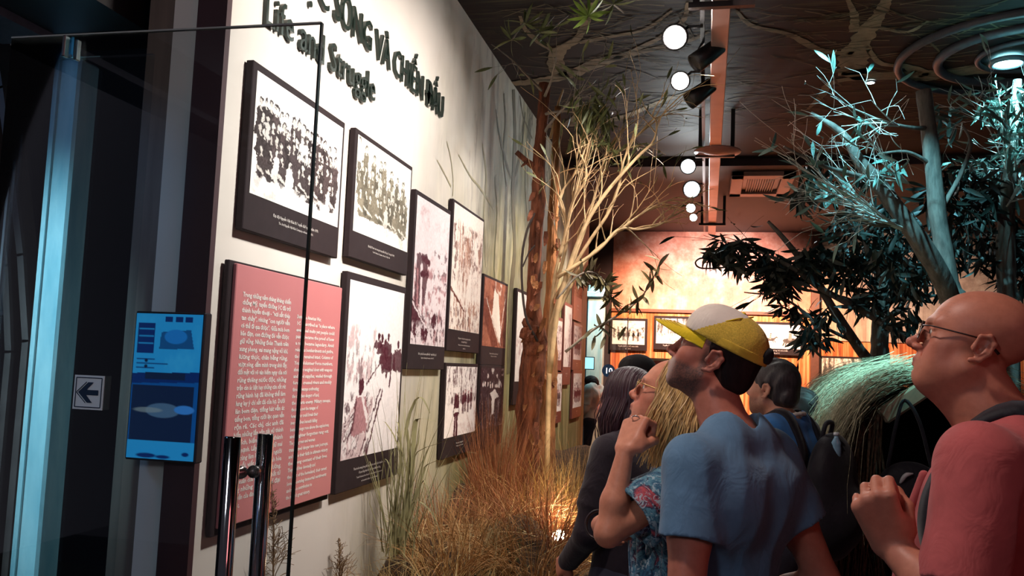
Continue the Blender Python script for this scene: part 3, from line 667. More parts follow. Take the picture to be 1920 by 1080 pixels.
# bar handles: one on each side of the glass joined by stand-offs
hb = P(456, 818, 1, GY-.05); hx = P(497, 812, 1, GY+.05)
HX = (P(437, 820, 1, GY-.055).x + P(500, 812, 1, GY+.055).x)/2
htop = P(437, 818, 1, GY-.055).z
CHR = simple('chrome_tube', (.62, .62, .64, 1), .08, 1, .05, 40)
for sy, lab in ((-1, 'near steel bar handle'), (1, 'far steel bar handle')):
    x = P(437 if sy < 0 else 498, 820, 1, GY+sy*.06).x
    o = part(MB().lathe((x, GY+sy*.06, htop-1.1), (0, 0, 1), [(.017, 0), (.019, .003), (.019, 1.098), (.017, 1.1)], 24), 'handle', CHR, e, True, lab)
    for zz in (htop-.085, htop-1.0):
        s_ = MB().lathe((x, GY+sy*.045, zz), (0, -sy, 0), [(.012, 0), (.012, .025), (.015, .026), (.015, .036), (.012, .037), (.012, .042)], 16)
        q = s_.build('standoff', STEEL, o, True); q.data.transform(L)
# fixed side pane and transom further back, with light put into the colours of edge and strip
se = empty('glass_side_panel', (-2.35, 2.30, 0)); tag(se, 'fixed glass side pane with an edge coloured as if lit at the far left', 'glass panel')
LS = Matrix.Translation(-se.location)
sa = P(39, 112, 1, 2.30)
part(MB().box((sa.x+.24, 2.30, sa.z/2), (.47, .010, sa.z)), 'glass_pane', GLASS, se, mat=LS)
part(MB().box((sa.x, 2.30, sa.z/2), (.008, .012, sa.z)), 'glass_edge', simple('lit_glass_edge', lin(240, 250, 252), .3, var=.02), se, lab='vertical edge whitened as if lit', mat=LS)  # near-white colour stands for light caught in the glass edge
part(MB().box((sa.x+.09, 2.30, sa.z+.035), (.19, .010, .062)), 'transom', simple('blue_reflection', lin(30, 150, 215), .3, var=.1, scale=5), se, lab='transom strip coloured for a blue reflection', mat=LS)  # blue base colour stands for a reflection in the glass
part(MB().box((sa.x+.09, 2.295, sa.z+.004), (.19, .016, .008)), 'transom_edge', simple('steel_blue_edge', lin(80, 120, 150), .3, var=.05), se, mat=LS)
# white arrow sign stuck to the glass
q = [P(x, y, 1, GY-.007) for x, y in ((134, 710), (199, 762))]
e2 = empty('arrow_sign', ((q[0].x+q[1].x)/2, GY-.007, (q[0].z+q[1].z)/2)); tag(e2, 'white square sticker with a dark blue left arrow on the glass door', 'sign')
W_, H_ = abs(q[1].x-q[0].x), abs(q[0].z-q[1].z); W_ = H_ = (W_+H_)/2
SIGNW = simple('sticker_white', lin(214, 222, 226), .5, var=.02); SIGNB = simple('sticker_blue', lin(24, 44, 70), .5, var=.05)
MB().box((0, 0, 0), (W_, .002, H_)).build('sticker', SIGNW, e2)
bd = MB(); t_ = .0022
for sx, sz, dx, dz in ((0, 1, W_*.86, t_), (0, -1, W_*.86, t_), (1, 0, t_, H_*.86), (-1, 0, t_, H_*.86)):
    bd.box((sx*W_*.43, -.0015, sz*H_*.43), (dx, .001, dz))
bd.build('border', SIGNB, e2)
ar = [(-.34, 0), (-.02, .30), (.16, .30), (-.06, .075), (.34, .075), (.34, -.075), (-.06, -.075), (.16, -.30), (-.02, -.30)]
vs = [(x*W_, -.0022, z*H_) for x, z in ar]; mesh_obj('arrow', vs, [(0, 2, 1), (0, 3, 2), (0, 6, 3), (3, 6, 5), (3, 5, 4), (0, 7, 6), (0, 8, 7)], SIGNB, e2)
al = MB()
for sg in (1, -1): al.box((-.235*W_, -.0018, sg*.155*H_), (.44*W_, .001, .022*W_), Matrix.Rotation(-sg*math.radians(43), 3, 'Y'))
al.build('outline', SIGNB, e2)
# emissive panel added on the pilaster in place of a blue glass reflection
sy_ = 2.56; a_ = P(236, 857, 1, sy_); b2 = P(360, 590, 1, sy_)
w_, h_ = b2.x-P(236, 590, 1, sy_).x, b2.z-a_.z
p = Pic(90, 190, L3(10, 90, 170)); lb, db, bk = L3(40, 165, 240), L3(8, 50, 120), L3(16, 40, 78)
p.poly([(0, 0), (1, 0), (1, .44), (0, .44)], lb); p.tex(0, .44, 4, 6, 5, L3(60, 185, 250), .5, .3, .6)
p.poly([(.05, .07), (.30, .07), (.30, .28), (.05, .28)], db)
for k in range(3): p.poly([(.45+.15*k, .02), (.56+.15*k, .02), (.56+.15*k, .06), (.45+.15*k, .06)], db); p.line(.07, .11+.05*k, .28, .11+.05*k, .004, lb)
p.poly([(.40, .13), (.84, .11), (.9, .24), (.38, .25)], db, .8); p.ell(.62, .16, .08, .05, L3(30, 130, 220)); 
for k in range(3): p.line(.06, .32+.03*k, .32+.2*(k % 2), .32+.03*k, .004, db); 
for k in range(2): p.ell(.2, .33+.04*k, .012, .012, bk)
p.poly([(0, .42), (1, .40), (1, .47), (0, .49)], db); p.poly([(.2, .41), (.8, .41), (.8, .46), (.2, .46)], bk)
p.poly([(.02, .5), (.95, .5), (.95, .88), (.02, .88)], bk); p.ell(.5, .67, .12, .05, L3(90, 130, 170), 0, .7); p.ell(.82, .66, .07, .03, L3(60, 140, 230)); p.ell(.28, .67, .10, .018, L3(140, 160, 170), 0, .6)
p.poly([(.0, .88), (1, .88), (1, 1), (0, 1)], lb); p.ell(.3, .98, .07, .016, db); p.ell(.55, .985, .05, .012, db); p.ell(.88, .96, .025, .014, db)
t = NT('reflection_glow'); a = t.n('ShaderNodeAttribute', attribute_name='Print'); t.set(Base_Color=(0, 0, 0, 1), Emission_Color=a.outputs[0], Emission_Strength=.115, Roughness=.2)
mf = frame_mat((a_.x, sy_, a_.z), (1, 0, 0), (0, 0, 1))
e = empty('reflection_panel', a_); tag(e, 'emissive blue panel added on the grey stone pilaster for a reflection in the glass', 'screen'); l_ = Matrix.Translation(-a_) @ mf
o = MB().box((w_/2, h_/2, -.022), (w_+.014, h_+.014, .04), bev=.004).build('housing', simple('reflection_backing', lin(24, 26, 36), .4), e); o.data.transform(l_)
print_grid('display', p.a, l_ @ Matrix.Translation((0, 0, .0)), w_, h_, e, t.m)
# foyer pieces at the far left: curved brown ribs and a low shelf
RIB = simple('brown_rib', lin(104, 80, 74), .55, var=.2, scale=8)
for i, (pts, lab) in enumerate((
        (((-2, 70), (14, 170), (34, 320), (52, 480), (62, 640)), 'curved brown rib nearest the bright glass edge, far left'),
        (((-60, 60), (-14, 190), (8, 340), (24, 500), (30, 660)), 'second curved brown rib at the far left border'))):
    pp = [P(x, y, 1, 3.6) for x, y in pts]; pp.append(Vector((pp[-1].x, 3.6, 0)))
    mb = MB(); n = len(pp)
    for k in range(n-1):
        a, b = pp[k], pp[k+1]; d = (b-a); ang = math.atan2(d.x, d.z)
        mb.box((a+b)/2, (.035, .10, d.length+.012), Matrix.Rotation(ang, 3, 'Y'))
    tag(mb.build('curved_rib', RIB), lab, 'rib')
sh = P(20, 905, 1, 4.3); e = empty('display_shelf', (sh.x-.1, 4.3, 0)); tag(e, 'low shelf unit with a white top at the far left edge', 'shelf')
l_ = Matrix.Translation(-e.location)
part(MB().box((sh.x-.1, 4.3, sh.z), (.5, .3, .05), bev=.004), 'top', simple('shelf_white', lin(170, 170, 176), .5), e, mat=l_)
part(MB().box((sh.x-.1, 4.32, sh.z/2-.02), (.46, .26, sh.z-.05), bev=.004), 'base', simple('shelf_base', lin(40, 44, 70), .6), e, mat=l_)
bp = P(20, 520, 1, 5.5)
pc = Pic(40, 40, L3(60, 66, 84)); pc.tex(0, 1, 8, 8, 5, L3(20, 20, 30), .5, .1); pc.tex(0, 1, 9, 5, 6, L3(150, 140, 150), .62, .05)
photo_panel('small dark print hanging behind the curved ribs', frame_mat((bp.x-.12, 5.5, bp.z-.3), (1, 0, 0), (0, 0, 1)), .34, .5, pc.a, (.02, .02, .02, .02), cat='print')

# ================================================================== track, spotlights, ceiling fittings
rx, rz = .04, CZ+1.97
e = empty('light_track', (rx, 8.5, rz)); tag(e, 'long pinkish steel lighting beam running under the ceiling away from view', 'lighting track')
RAILM = simple('rail_pink', lin(176, 140, 132), .4, .2, .1, 6); l_ = Matrix.Translation(-e.location)
part(MB().box((rx, 8.3, rz), (.10, 8.6, .03), bev=.004).box((rx-.045, 8.3, rz+.035), (.012, 8.6, .06)).box((rx+.045, 8.3, rz+.035), (.012, 8.6, .06)), 'beam', RAILM, e, mat=l_)
part(MB().lathe((rx+.02, 7.8, rz-.025), (0, 0, 1), [(.02, -.02), (.20, 0), (.205, .008), (.20, .015), (.02, .02)], 32), 'disc', simple('disc_pink', lin(190, 120, 108), .45), e, True, 'round pink disc', l_)
for yy in (4.6, 7.9, 11.6):
    for dx in (-.13, .15): part(MB().box((rx+dx, yy, (rz+CEIL)/2-.02), (.035, .035, CEIL-rz+.04)), 'hanger', BLACK, e, mat=l_)
    part(MB().box((rx, yy, rz-.03), (.34, .04, .03)), 'crossbar', BLACK, e, mat=l_)
part(MB().box((rx-.10, 8.3, rz+.03), (.025, 8.4, .03)), 'power_rail', BLACK, e, mat=l_)
HEADM = simple('spot_black', lin(30, 26, 28), .4); BULB = emis('spot_bulb', (1, .95, .88, 1), 60); BULB2 = emis('spot_bulb_cool', (.85, .97, 1, 1), 60)
def spot_head(label, c, aim, r=.06, ln=.16, bulb=BULB, glow=0.0, gcol=WARM, mount=None):
    e = empty('spotlight', c); tag(e, label, 'spotlight', 'spotlights on the track')
    d = (Vector(aim)-Vector(c)).normalized()
    MB().lathe((0, 0, 0), d, [(r*.55, -ln), (r*.85, -ln*.9), (r, -ln*.3), (r*1.02, 0), (r*.86, -.004), (r*.82, -.02)], 20).build('housing', HEADM, e, True)
    MB().lathe((0, 0, 0), d, [(r*.80, -.016), (r*.8, -.012), (r*.5, -.008)], 20).build('lens', bulb, e)
    m = Vector(mount)-Vector(c) if mount else Vector((rx-.10-c[0], 0, rz+.02-c[2]))
    MB().tube([-d*ln*.5, m*.5+Vector((0, 0, .03)), m], .009, 8).build('bracket', HEADM, e)
    return e
EYE = Vector((.0, .5, 1.6))
for i, (x, y, z, lab, r, b) in enumerate((
        (1265, 70, 1.93, 'bright spotlight nearest the viewer, topmost of the row', .075, BULB),
        (1275, 152, 1.93, 'bright spotlight second from the viewer under the ceiling', .065, BULB),
        (1290, 312, 1.93, 'bluish bright spotlight third in the row', .075, BULB2),
        (1297, 355, 1.93, 'bluish white spotlight fourth in the row, largest of the far ones', .095, BULB2),
        (1295, 390, 1.93, 'small spotlight fifth in the row', .06, BULB),
        (1300, 408, 1.90, 'tiny spotlight at the far end of the row', .05, BULB))):
    c = P(x, y, 2, CZ+z); spot_head(lab, c, EYE+Vector((-.6, 0, 0)), r, .16, b)
for x, y, lab in ((1292, 190, 'black unlit spotlight tilted left below the second lamp'), (1302, 120, 'black unlit spotlight beside the ceiling branch print')):
    c = P(x, y, 2, CZ+1.86); spot_head(lab, c, c+Vector((-.7, -.2, -.6)), .06, .22, HEADM)
# air-conditioning cassette in the dark ceiling
ca = P(1372, 322, 2, CEIL-.05); cb = P(1490, 328, 2, CEIL-.05); cc = P(1374, 362, 2, CEIL-.05)
aw, ad = cb.x-ca.x, cc.y-ca.y; o_ = Vector((ca.x+aw/2, ca.y+ad/2, CEIL-.06))
e = empty('air_conditioner', o_); tag(e, 'flat pinkish ceiling air conditioner with a dark grille', 'air conditioner')
ACM = simple('ac_case', lin(176, 130, 122), .5, var=.05)
fr = MB()
for sx in (-1, 1): fr.box((sx*(aw/2-.07), 0, 0), (.14, ad, .08), bev=.006)
for sy in (-1, 1): fr.box((0, sy*(ad/2-.09), 0), (aw, .18, .08), bev=.006)
fr.build('casing', ACM, e)
MB().box((0, 0, .02), (aw-.2, ad-.3, .03)).build('grille_back', BLACK, e)
for k in range(12): MB().box((-aw/2+.2+k*(aw-.4)/11, 0, -.005), (.012, ad-.34, .02)).build('slat', simple('ac_slat', lin(110, 80, 76), .5) if k == 0 else bpy.data.materials['ac_slat'], e)
# round recessed ceiling light with rings above the right-hand trees
dl = P(1890, 115, 2, CEIL-.02)
e = empty('ceiling_rings', (dl.x+.1, dl.y-.1, CEIL)); tag(e, 'concentric dark rings on the ceiling around the cyan downlight', 'ceiling ring')
for R_, r_ in ((.85, .03), (.58, .035), (.32, .02)):
    MB().torus((0, 0, -.02), (0, 0, 1), R_, r_, 48, 8).build('ring', simple('ring_grey', lin(72, 74, 82), .5), e, True)
e = empty('downlight', dl); tag(e, 'small round cyan downlight inside the ceiling rings', 'downlight')
MB().torus((0, 0, -.01), (0, 0, 1), .11, .02, 28, 8).build('rim', simple('downlight_rim', lin(120, 140, 150), .3), e, True)
MB().lathe((0, 0, 0), (0, 0, 1), [(.085, -.02), (.085, -.01)], 24).build('lens', emis('cyan_lens', (.35, .9, 1, 1), 12), e)
d2 = P(1632, 154, 2, CEIL-.015); e = empty('downlight', d2); tag(e, 'tiny pale blue downlight in the dark ceiling right of centre', 'downlight')
MB().torus((0, 0, 0), (0, 0, 1), .035, .008, 20, 6).build('rim', bpy.data.materials['downlight_rim'], e, True); MB().lathe((0, 0, 0), (0, 0, 1), [(.028, -.008), (.028, 0)], 16).build('lens', emis('pale_lens', (.6, .85, 1, 1), 8), e)
# far passage: cyan lit column, small screen, round number sign, glass partition, red display panel
cp = PY(1116, 640, 13.6)
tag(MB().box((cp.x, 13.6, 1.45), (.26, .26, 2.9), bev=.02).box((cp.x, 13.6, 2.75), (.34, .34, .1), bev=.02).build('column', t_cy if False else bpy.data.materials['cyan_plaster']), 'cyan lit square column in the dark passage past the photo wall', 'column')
lamp('passage_cyan', 'SPOT', (cp.x+.4, 12.9, 3.6), (cp.x, 13.6, 1.6), 50, (.3, .85, 1), .05, 60, .8)
sp = PY(1104, 681, 13.0); e = empty('wall_screen', sp); tag(e, 'small bright cyan screen in the passage beyond the photo wall', 'screen')
MB().box((0, 0, 0), (.17, .03, .19), bev=.004).build('housing', BLACK, e); MB().box((-.0, -.018, 0), (.15, .004, .165)).build('display', emis('cyan_display', (.35, .85, 1, 1), .3), e)
gp = PY(1175, 690, 11.6); ga = PY(1125, 690, 11.6)
e = empty('glass_partition', ((gp.x+ga.x)/2, 11.6, 0)); tag(e, 'tall glass partition carrying the round number sign', 'glass panel')
MB().box((0, 0, 1.15), (gp.x-ga.x, .012, 2.3)).build('glass_pane', GLASS, e); MB().box(((gp.x-ga.x)/2, 0, 1.15), (.012, .014, 2.3)).build('glass_edge', simple('pale_edge', lin(170, 140, 130), .3), e)
ns = PY(1141, 695, 11.57); e = empty('number_sign', ns); tag(e, 'round blue sign with a white 10 on the glass partition', 'sign')
MB().lathe((0, 0, 0), (0, -1, 0), [(.085, 0), (.085, .006)], 32).build('disc', simple('sign_blue', lin(30, 84, 140), .4), e)
text_obj('numeral', '10', emis('sign_white', (1, 1, 1, 1), .25), frame_mat((-.05, -.008, -.036), (1, 0, 0), (0, 0, 1)), e, size=.105, bold=.002)
ra, rb = PY(1176, 672, 12.5), PY(1262, 720, 12.5)
e = empty('info_stand', ((ra.x+rb.x)/2, 12.5, 0)); tag(e, 'red display panel with a pale border under the back wall photos', 'panel')
MB().box((0, 0, ra.z/2), (rb.x-ra.x, .06, ra.z), bev=.01).build('panel', simple('panel_red', lin(196, 92, 80), .5), e)
bd = MB().box((0, -.02, ra.z), (rb.x-ra.x+.04, .08, .035)).box((-(rb.x-ra.x)/2, -.02, ra.z/2), (.035, .08, ra.z)); bd.build('border', simple('panel_border', lin(236, 214, 190), .5), e)
# ================================================================== plants
def W2(x, y, Y): return PY(x, y, Y)
def wr(px, Y): return px*Y/F_PX/2
BARK_RED = simple('paper_bark_red', lin(132, 76, 52), .85, var=.75, scale=6, bump=1, stretch=(3, 3, .7), bdist=.05)
BARK_TAN = simple('paper_bark_tan', lin(168, 112, 70), .85, var=.6, scale=6, bump=1, stretch=(3, 3, .6), bdist=.04)
BARK_GREY = simple('grey_bark', lin(96, 86, 78), .85, var=.5, scale=9, bump=.6, stretch=(3, 3, .8), bdist=.01)
TWIG_PALE = simple('pale_twig', lin(208, 176, 132), .7, var=.25, scale=12)
TWIG_GREY = simple('grey_twig', lin(150, 140, 128), .7, var=.3, scale=12)
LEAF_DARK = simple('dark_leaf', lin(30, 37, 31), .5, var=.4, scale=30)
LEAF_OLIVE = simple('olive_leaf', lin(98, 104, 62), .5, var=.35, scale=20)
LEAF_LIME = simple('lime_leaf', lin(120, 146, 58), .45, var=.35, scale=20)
LEAF_LIT = simple('lit_leaf', lin(88, 116, 106), .45, var=.3, scale=20)  # pale copy of the leaf, cyan light on the sprays put into its colour

def trunk_mb(pts, wid, n=14, seg=40, rough=.12, seed=1):
    r = np.random.default_rng(seed); path = smooth_path(pts, seg); ww = np.interp(np.linspace(0, 1, seg+1), np.linspace(0, 1, len(wid)), wid)
    mb = MB().tube(path, list(ww), n); ph = r.uniform(0, 6, (4, 2)); k = 0
    for i in range(seg+1):
        for j in range(n):
            a = 2*PI*j/n; f = 1+rough*(math.sin(3*a+ph[0, 0]+i*.25)*.5+math.sin(5*a+ph[1, 0]-i*.4)*.3+math.sin(i*.9+ph[2, 0])*.4)+r.normal(0, rough*.4)
            v = Vector(mb.v[k]); mb.v[k] = tuple(path[i]+(v-path[i])*float(f)); k += 1
    return mb
def px_path(pts): return [W2(*p) for p in pts]
def leaf_mesh(name, ln, wd, mt, fold=.25, droop=.2, seg=5):
    vs = []; fs = []
    for i in range(seg+1):
        t = i/seg; w_ = wd*math.sin(PI*min(.98, .04+t*.94))**.8/2; z = -droop*ln*t*t
        vs += [(-w_, t*ln, z+fold*w_), (0, t*ln, z), (w_, t*ln, z+fold*w_)]
    for i in range(seg):
        a = 3*i; fs += [(a, a+1, a+4, a+3), (a+1, a+2, a+5, a+4)]
    me = bpy.data.meshes.new(name); me.from_pydata(vs, [], fs); me.materials.append(mt)
    me.polygons.foreach_set('use_smooth', [True]*len(me.polygons)); return me
def orient(p, d, up=None, roll=0):
    d = Vector(d).normalized(); z = Vector(up) if up else Vector((random.gauss(0, 1), random.gauss(0, 1), random.gauss(0, 1)))
    x = d.cross(z)
    if x.length < 1e-4: x = d.orthogonal()
    x.normalize(); z = x.cross(d); m = Matrix((x, d, z)).transposed().to_4x4(); m.translation = p; return m
class Leaves:
    """spots of leaves; the first nmax become single leaf parts, the rest one stuff part"""
    def __init__(s, root, me): s.root, s.me, s.sp = root, me, []
    def add(s, m): s.sp.append(m)
    def build(s, nmax=0, name='foliage'):
        base = Matrix.Translation(-s.root.location)
        random.shuffle(s.sp)
        for m in s.sp[:nmax]:
            o = bpy.data.objects.new('leaf', s.me); link(o, s.root); o.matrix_local = base @ m
        if len(s.sp) > nmax:
            co = np.array([v.co for v in s.me.vertices]); fa = np.array([list(p.vertices) for p in s.me.polygons])
            V = []; Fc = []; n = len(co)
            for i, m in enumerate(s.sp[nmax:]):
                mm = np.array(base @ m); V.append(co @ mm[:3, :3].T + mm[:3, 3]); Fc.append(fa+i*n)
            o = mesh_obj(name, np.vstack(V), np.vstack(Fc), s.me.materials[0], s.root, True); o['kind'] = 'stuff'
def to_local(mb, root):
    l = root.location; mb.v = [(v[0]-l[0], v[1]-l[1], v[2]-l[2]) for v in mb.v]; return mb
def twigs(mb, p, d, ln, r, depth, spread=.5, curl=.12, nb=(2, 4), ends=None, grav=0.0, n=5):
    """recursive twigs; ends collects (point, direction) for leaves"""
    k = max(3, int(ln/.06)); pts = [Vector(p)]; d = Vector(d).normalized(); rs = [r]
    bend = Vector((random.gauss(0, 1), random.gauss(0, 1), random.gauss(0, 1)))*curl
    for i in range(k):
        d = (d + bend/k*3 + Vector((random.gauss(0, .5), random.gauss(0, .5), random.gauss(0, .5)))*curl + Vector((0, 0, -grav))).normalized()
        pts.append(pts[-1]+d*ln/k); rs.append(r*(1-.75*(i+1)/k))
        if ends is not None and depth <= 1 and i > k*.3: ends.append((pts[-1].copy(), d.copy()))
        if depth > 0 and i >= k*.2 and random.random() < nb[1]/k:
            sd = (d + Vector((random.gauss(0, 1), random.gauss(0, 1), random.gauss(0, 1)))*spread).normalized()
            twigs(mb, pts[-1], sd, ln*random.uniform(.4, .75), rs[-1]*.75, depth-1, spread, curl, nb, ends, grav, n)
    mb.tube(pts, [max(x, .0012) for x in rs], n, cap=False)

# ------------------------------------------------------------------ printed branches on the ceiling
MUR = simple('ceiling_branch_print', lin(138, 122, 98), .8, var=.35, scale=9); MUR2 = simple('ceiling_twig_print', lin(92, 84, 62), .8, var=.4, scale=9)
ceil_o = bpy.data.objects['ceiling']
def flat_branch(pts, wid, name, mt, z=CEIL-.004):
    path = smooth_path([P(x, y, 2, z) for x, y in pts], 5*len(pts)); ww = np.interp(np.linspace(0, 1, len(path)), np.linspace(0, 1, len(wid)), wid)
    mb = MB(); vs = []
    for i, p in enumerate(path):
        t = path[min(i+1, len(path)-1)]-path[max(i-1, 0)]; sd = Vector((-t.y, t.x, 0)).normalized(); j = random.uniform(.8, 1.2); ww = [float(x) for x in ww]
        vs += [p-sd*ww[i]*j/2, p+sd*ww[i]*j/2]
    mb.add(vs, [(2*i, 2*i+1, 2*i+3, 2*i+2) for i in range(len(path)-1)]); return mb.build(name, mt, ceil_o)
for pts, wd in ((((962, 157), (1012, 152), (1060, 142), (1130, 115), (1190, 100), (1280, 80), (1330, 60)), (.12, .16, .17, .14, .10, .06, .03)),
                (((1052, 145), (1042, 120), (1048, 95), (1080, 75), (1100, 40), (1108, 5)), (.14, .13, .11, .07, .05, .03)),
                (((1046, 100), (1010, 78), (985, 55), (975, 30)), (.06, .05, .04, .02)), (((1085, 80), (1150, 68), (1210, 55), (1260, 20)), (.06, .05, .04, .02)),
                (((1150, 112), (1240, 70), (1280, 40), (1290, 5)), (.05, .05, .04, .03)),
                (((1020, 238), (1080, 232), (1160, 222), (1240, 190), (1330, 160)), (.12, .13, .10, .06, .03)), (((1060, 235), (1080, 215), (1085, 180)), (.07, .05, .02)),
                (((1900, 125), (1800, 134), (1740, 142), (1680, 142), (1620, 142), (1592, 125)), (.20, .22, .22, .2, .2, .2)),
                (((1600, 140), (1600, 110), (1610, 85), (1628, 55), (1650, 25), (1662, 0)), (.2, .2, .17, .12, .09, .06)),
                (((1622, 145), (1560, 155), (1540, 180), (1515, 205)), (.12, .08, .06, .03)), (((1600, 100), (1540, 95), (1480, 65), (1410, 48), (1380, 20)), (.08, .07, .06, .04, .02)),
                (((1740, 142), (1700, 125), (1650, 118), (1620, 80)), (.12, .08, .06, .02)), (((1600, 60), (1602, 30), (1590, 0)), (.06, .05, .03)), (((1640, 50), (1700, 60), (1740, 40)), (.05, .04, .02))):
    flat_branch(pts, wd, 'printed_branch', MUR)
tw = MB()
for k in range(420):
    if random.random() < .5: x, y = random.uniform(1000, 1330), random.uniform(5, 250)
    else: x, y = random.uniform(1360, 1900), random.uniform(5, 235)
    p = P(x, y, 2, CEIL-.005); a = random.gauss(0, .35)+(PI if random.random() < .5 else 0); pts = [p]; d = Vector((math.cos(a), math.sin(a), 0)); L_ = random.uniform(.15, .6)
    for i in range(4): d = (d+Vector((random.gauss(0, .2), random.gauss(0, .2), 0))).normalized(); q = pts[-1]+d*L_/4; pts.append(q)
    if any(q.x < WX+.02 or q.y > 9.7 for q in pts): continue
    wv = random.uniform(.006, .02)
    tw.ribbon(pts, [wv, wv, wv*.8, wv*.6, wv*.2], Vector((-d.y, d.x, 0)))
tw.build('printed_twigs', MUR2, ceil_o)['kind'] = 'stuff'

WPR = simple('wall_trunk_print', lin(92, 86, 62), .7, var=.3, scale=8); WPR2 = simple('wall_twig_print', lin(158, 151, 122), .7, var=.3, scale=8)
wall_o = bpy.data.objects['wall_left']
def wall_print(pts, wd, mt):
    path = smooth_path([P(x, y, 0, WX+.003) for x, y in pts], 6*len(pts)); ww = np.interp(np.linspace(0, 1, len(path)), np.linspace(0, 1, len(wd)), wd); vs = []
    for i, p in enumerate(path):
        t = path[min(i+1, len(path)-1)]-path[max(i-1, 0)]; sd = Vector((0, t.z, -t.y)).normalized(); j = random.uniform(.75, 1.25)*float(ww[i])/2; vs += [p-sd*j, p+sd*j]
    MB().add(vs, [(2*i, 2*i+1, 2*i+3, 2*i+2) for i in range(len(path)-1)]).build('printed_trunk', mt, wall_o)
for pts, wd, mt in ((((963, 168), (966, 260), (962, 360), (965, 470), (958, 560), (955, 700)), (.10, .12, .11, .13, .15, .17), WPR), (((930, 205), (936, 250), (948, 300), (958, 335)), (.02, .04, .05, .03), WPR), (((985, 210), (978, 280), (966, 330)), (.03, .05, .05), WPR),
                    (((945, 175), (948, 230), (944, 290), (950, 350)), (.03, .04, .03, .02), WPR), (((990, 260), (986, 340), (990, 420), (985, 520)), (.07, .06, .07, .08), WPR2), (((930, 330), (934, 400), (930, 500), (935, 640)), (.09, .08, .09, .11), WPR2), (((860, 290), (882, 330), (900, 352), (926, 392)), (.012, .016, .02, .02), WPR2),
                    (((838, 265), (846, 300), (850, 340), (849, 368)), (.012, .014, .016, .016), WPR2), (((820, 300), (836, 330), (846, 350)), (.01, .012, .014), WPR2), (((905, 270), (912, 330), (908, 400), (912, 500)), (.03, .035, .04, .05), WPR2), (((975, 180), (982, 220), (998, 260)), (.02, .03, .02), WPR)):
    wall_print(pts, wd, mt)
# ------------------------------------------------------------------ left paper-bark trees
TY = 6.3
base = W2(985, 960, TY); e = empty('paperbark_tree', (base.x, TY, .5)); tag(e, 'reddish paperbark tree with a gnarled knot, in front of the photo wall', 'tree', 'trees along the photo wall')
L1p = [(992, 985, TY), (992, 880, TY), (990, 780, TY), (996, 700, TY), (1003, 640, TY), (1001, 560, TY), (1003, 460, TY), (1009, 380, TY), (1011, 300, TY), (1017, 230, TY+.02), (1021, 158, TY+.05)]
to_local(trunk_mb(px_path(L1p), [wr(w_, TY) for w_ in (46, 44, 44, 48, 46, 26, 25, 27, 24, 22, 24)], 16, 70, .10, 3), e).build('trunk', BARK_RED, e, True)
kn = MB()
for i in range(16):
    c = W2(995+random.uniform(-12, 12), 620+random.uniform(-18, 40), TY-.06); kn.lathe(c, (random.gauss(0, 1), random.gauss(0, 1), random.gauss(0, 1)), [(.001, -.03), (.03, -.02), (.045, 0), (.03, .025), (.001, .035)], 8)
to_local(kn, e).build('knot', BARK_RED, e, True)
st = MB().tube(px_path([(1008, 318, TY), (985, 300, TY-.05), (968, 285, TY-.08)]), [.03, .022, .02], 8).tube(px_path([(990, 302, TY-.05), (978, 312, TY-.1)]), [.015, .006], 6)
to_local(st, e).build('broken_branch', BARK_RED, e, True)
mb = MB().tube(smooth_path(px_path([(1008, 640, TY-.1), (985, 590, TY-.15), (978, 500, TY-.15), (986, 440, TY-.15), (1002, 400, TY-.1)]), 16), .009, 6).tube(px_path([(980, 500, TY-.15), (992, 472, TY-.12), (1003, 460, TY-.1)]), .006, 5)
to_local(mb, e).build('vine', simple('vine_black', lin(52, 40, 36), .7), e)
fl = 0
for i in range(34):     # peeling bark flakes
    y = random.uniform(300, 960); x = np.interp(y, [158, 640, 985], [1021, 1003, 992])+random.uniform(-16, 18)
    p = W2(x, y, TY-random.uniform(.03, .12)); m = MB(); ln = random.uniform(.05, .16); sd = Vector((1, random.uniform(-.4, .4), 0)).normalized(); pts = [p]
    d = Vector((random.uniform(-.3, .3), -.25, -1)).normalized()
    for k in range(3): pts.append(pts[-1]+d*ln/3); d = (d+Vector((random.uniform(-.2, .2), -.4, .1))).normalized()
    m.ribbon(pts, [.03, .04, .03, .008], sd); to_local(m, e).build('bark_flake', random.choice((BARK_RED, BARK_TAN)), e)
# leafy crown twigs of the first tree, near the ceiling
ends = []; tb = MB()
for p0, d, ln in ((W2(1020, 250, TY), (.35, -.3, .35), .55), (W2(1018, 215, TY), (.5, -.2, .1), .6), (W2(1022, 180, TY), (.2, -.5, .2), .5), (W2(1015, 170, TY), (-.2, -.6, .12), .55)):
    twigs(tb, p0, d, ln, .012, 2, .5, .12, (2, 4), ends)
to_local(tb, e).build('twigs', TWIG_GREY, e)
lv = Leaves(e, leaf_mesh('olive_leaf', .13, .022, LEAF_OLIVE))
for p, d in ends[::2]:
    if p.z < CEIL-.1: lv.add(orient(p, d+Vector((random.gauss(0, .6), random.gauss(0, .6), random.gauss(0, .6)))))
for k in range(170):    # hanging dark cluster (1110, 205)
    p = W2(random.gauss(1112, 20), random.gauss(212, 24), TY-.2+random.uniform(-.25, .25)); lv.add(orient(p, (random.gauss(0, .4), random.gauss(0, .4), -1)))
lv.build(60)
lim = Leaves(e, leaf_mesh('lime_leaf', .13, .026, LEAF_LIME)); lvo = Leaves(e, leaf_mesh('olive_leaf', .14, .022, LEAF_OLIVE))
c = W2(1103, 30, 5.0); hub = MB().tube([c, c+Vector((.02, .12, .05)), Vector((c.x+.03, c.y+.25, CEIL-.03))], .008, 6); to_local(hub, e).build('twig', TWIG_GREY, e)
for k in range(13):
    a = 2*PI*k/13; lim.add(orient(c, (math.cos(a), -.3+random.uniform(-.2, .2), math.sin(a)*.8+.15)))
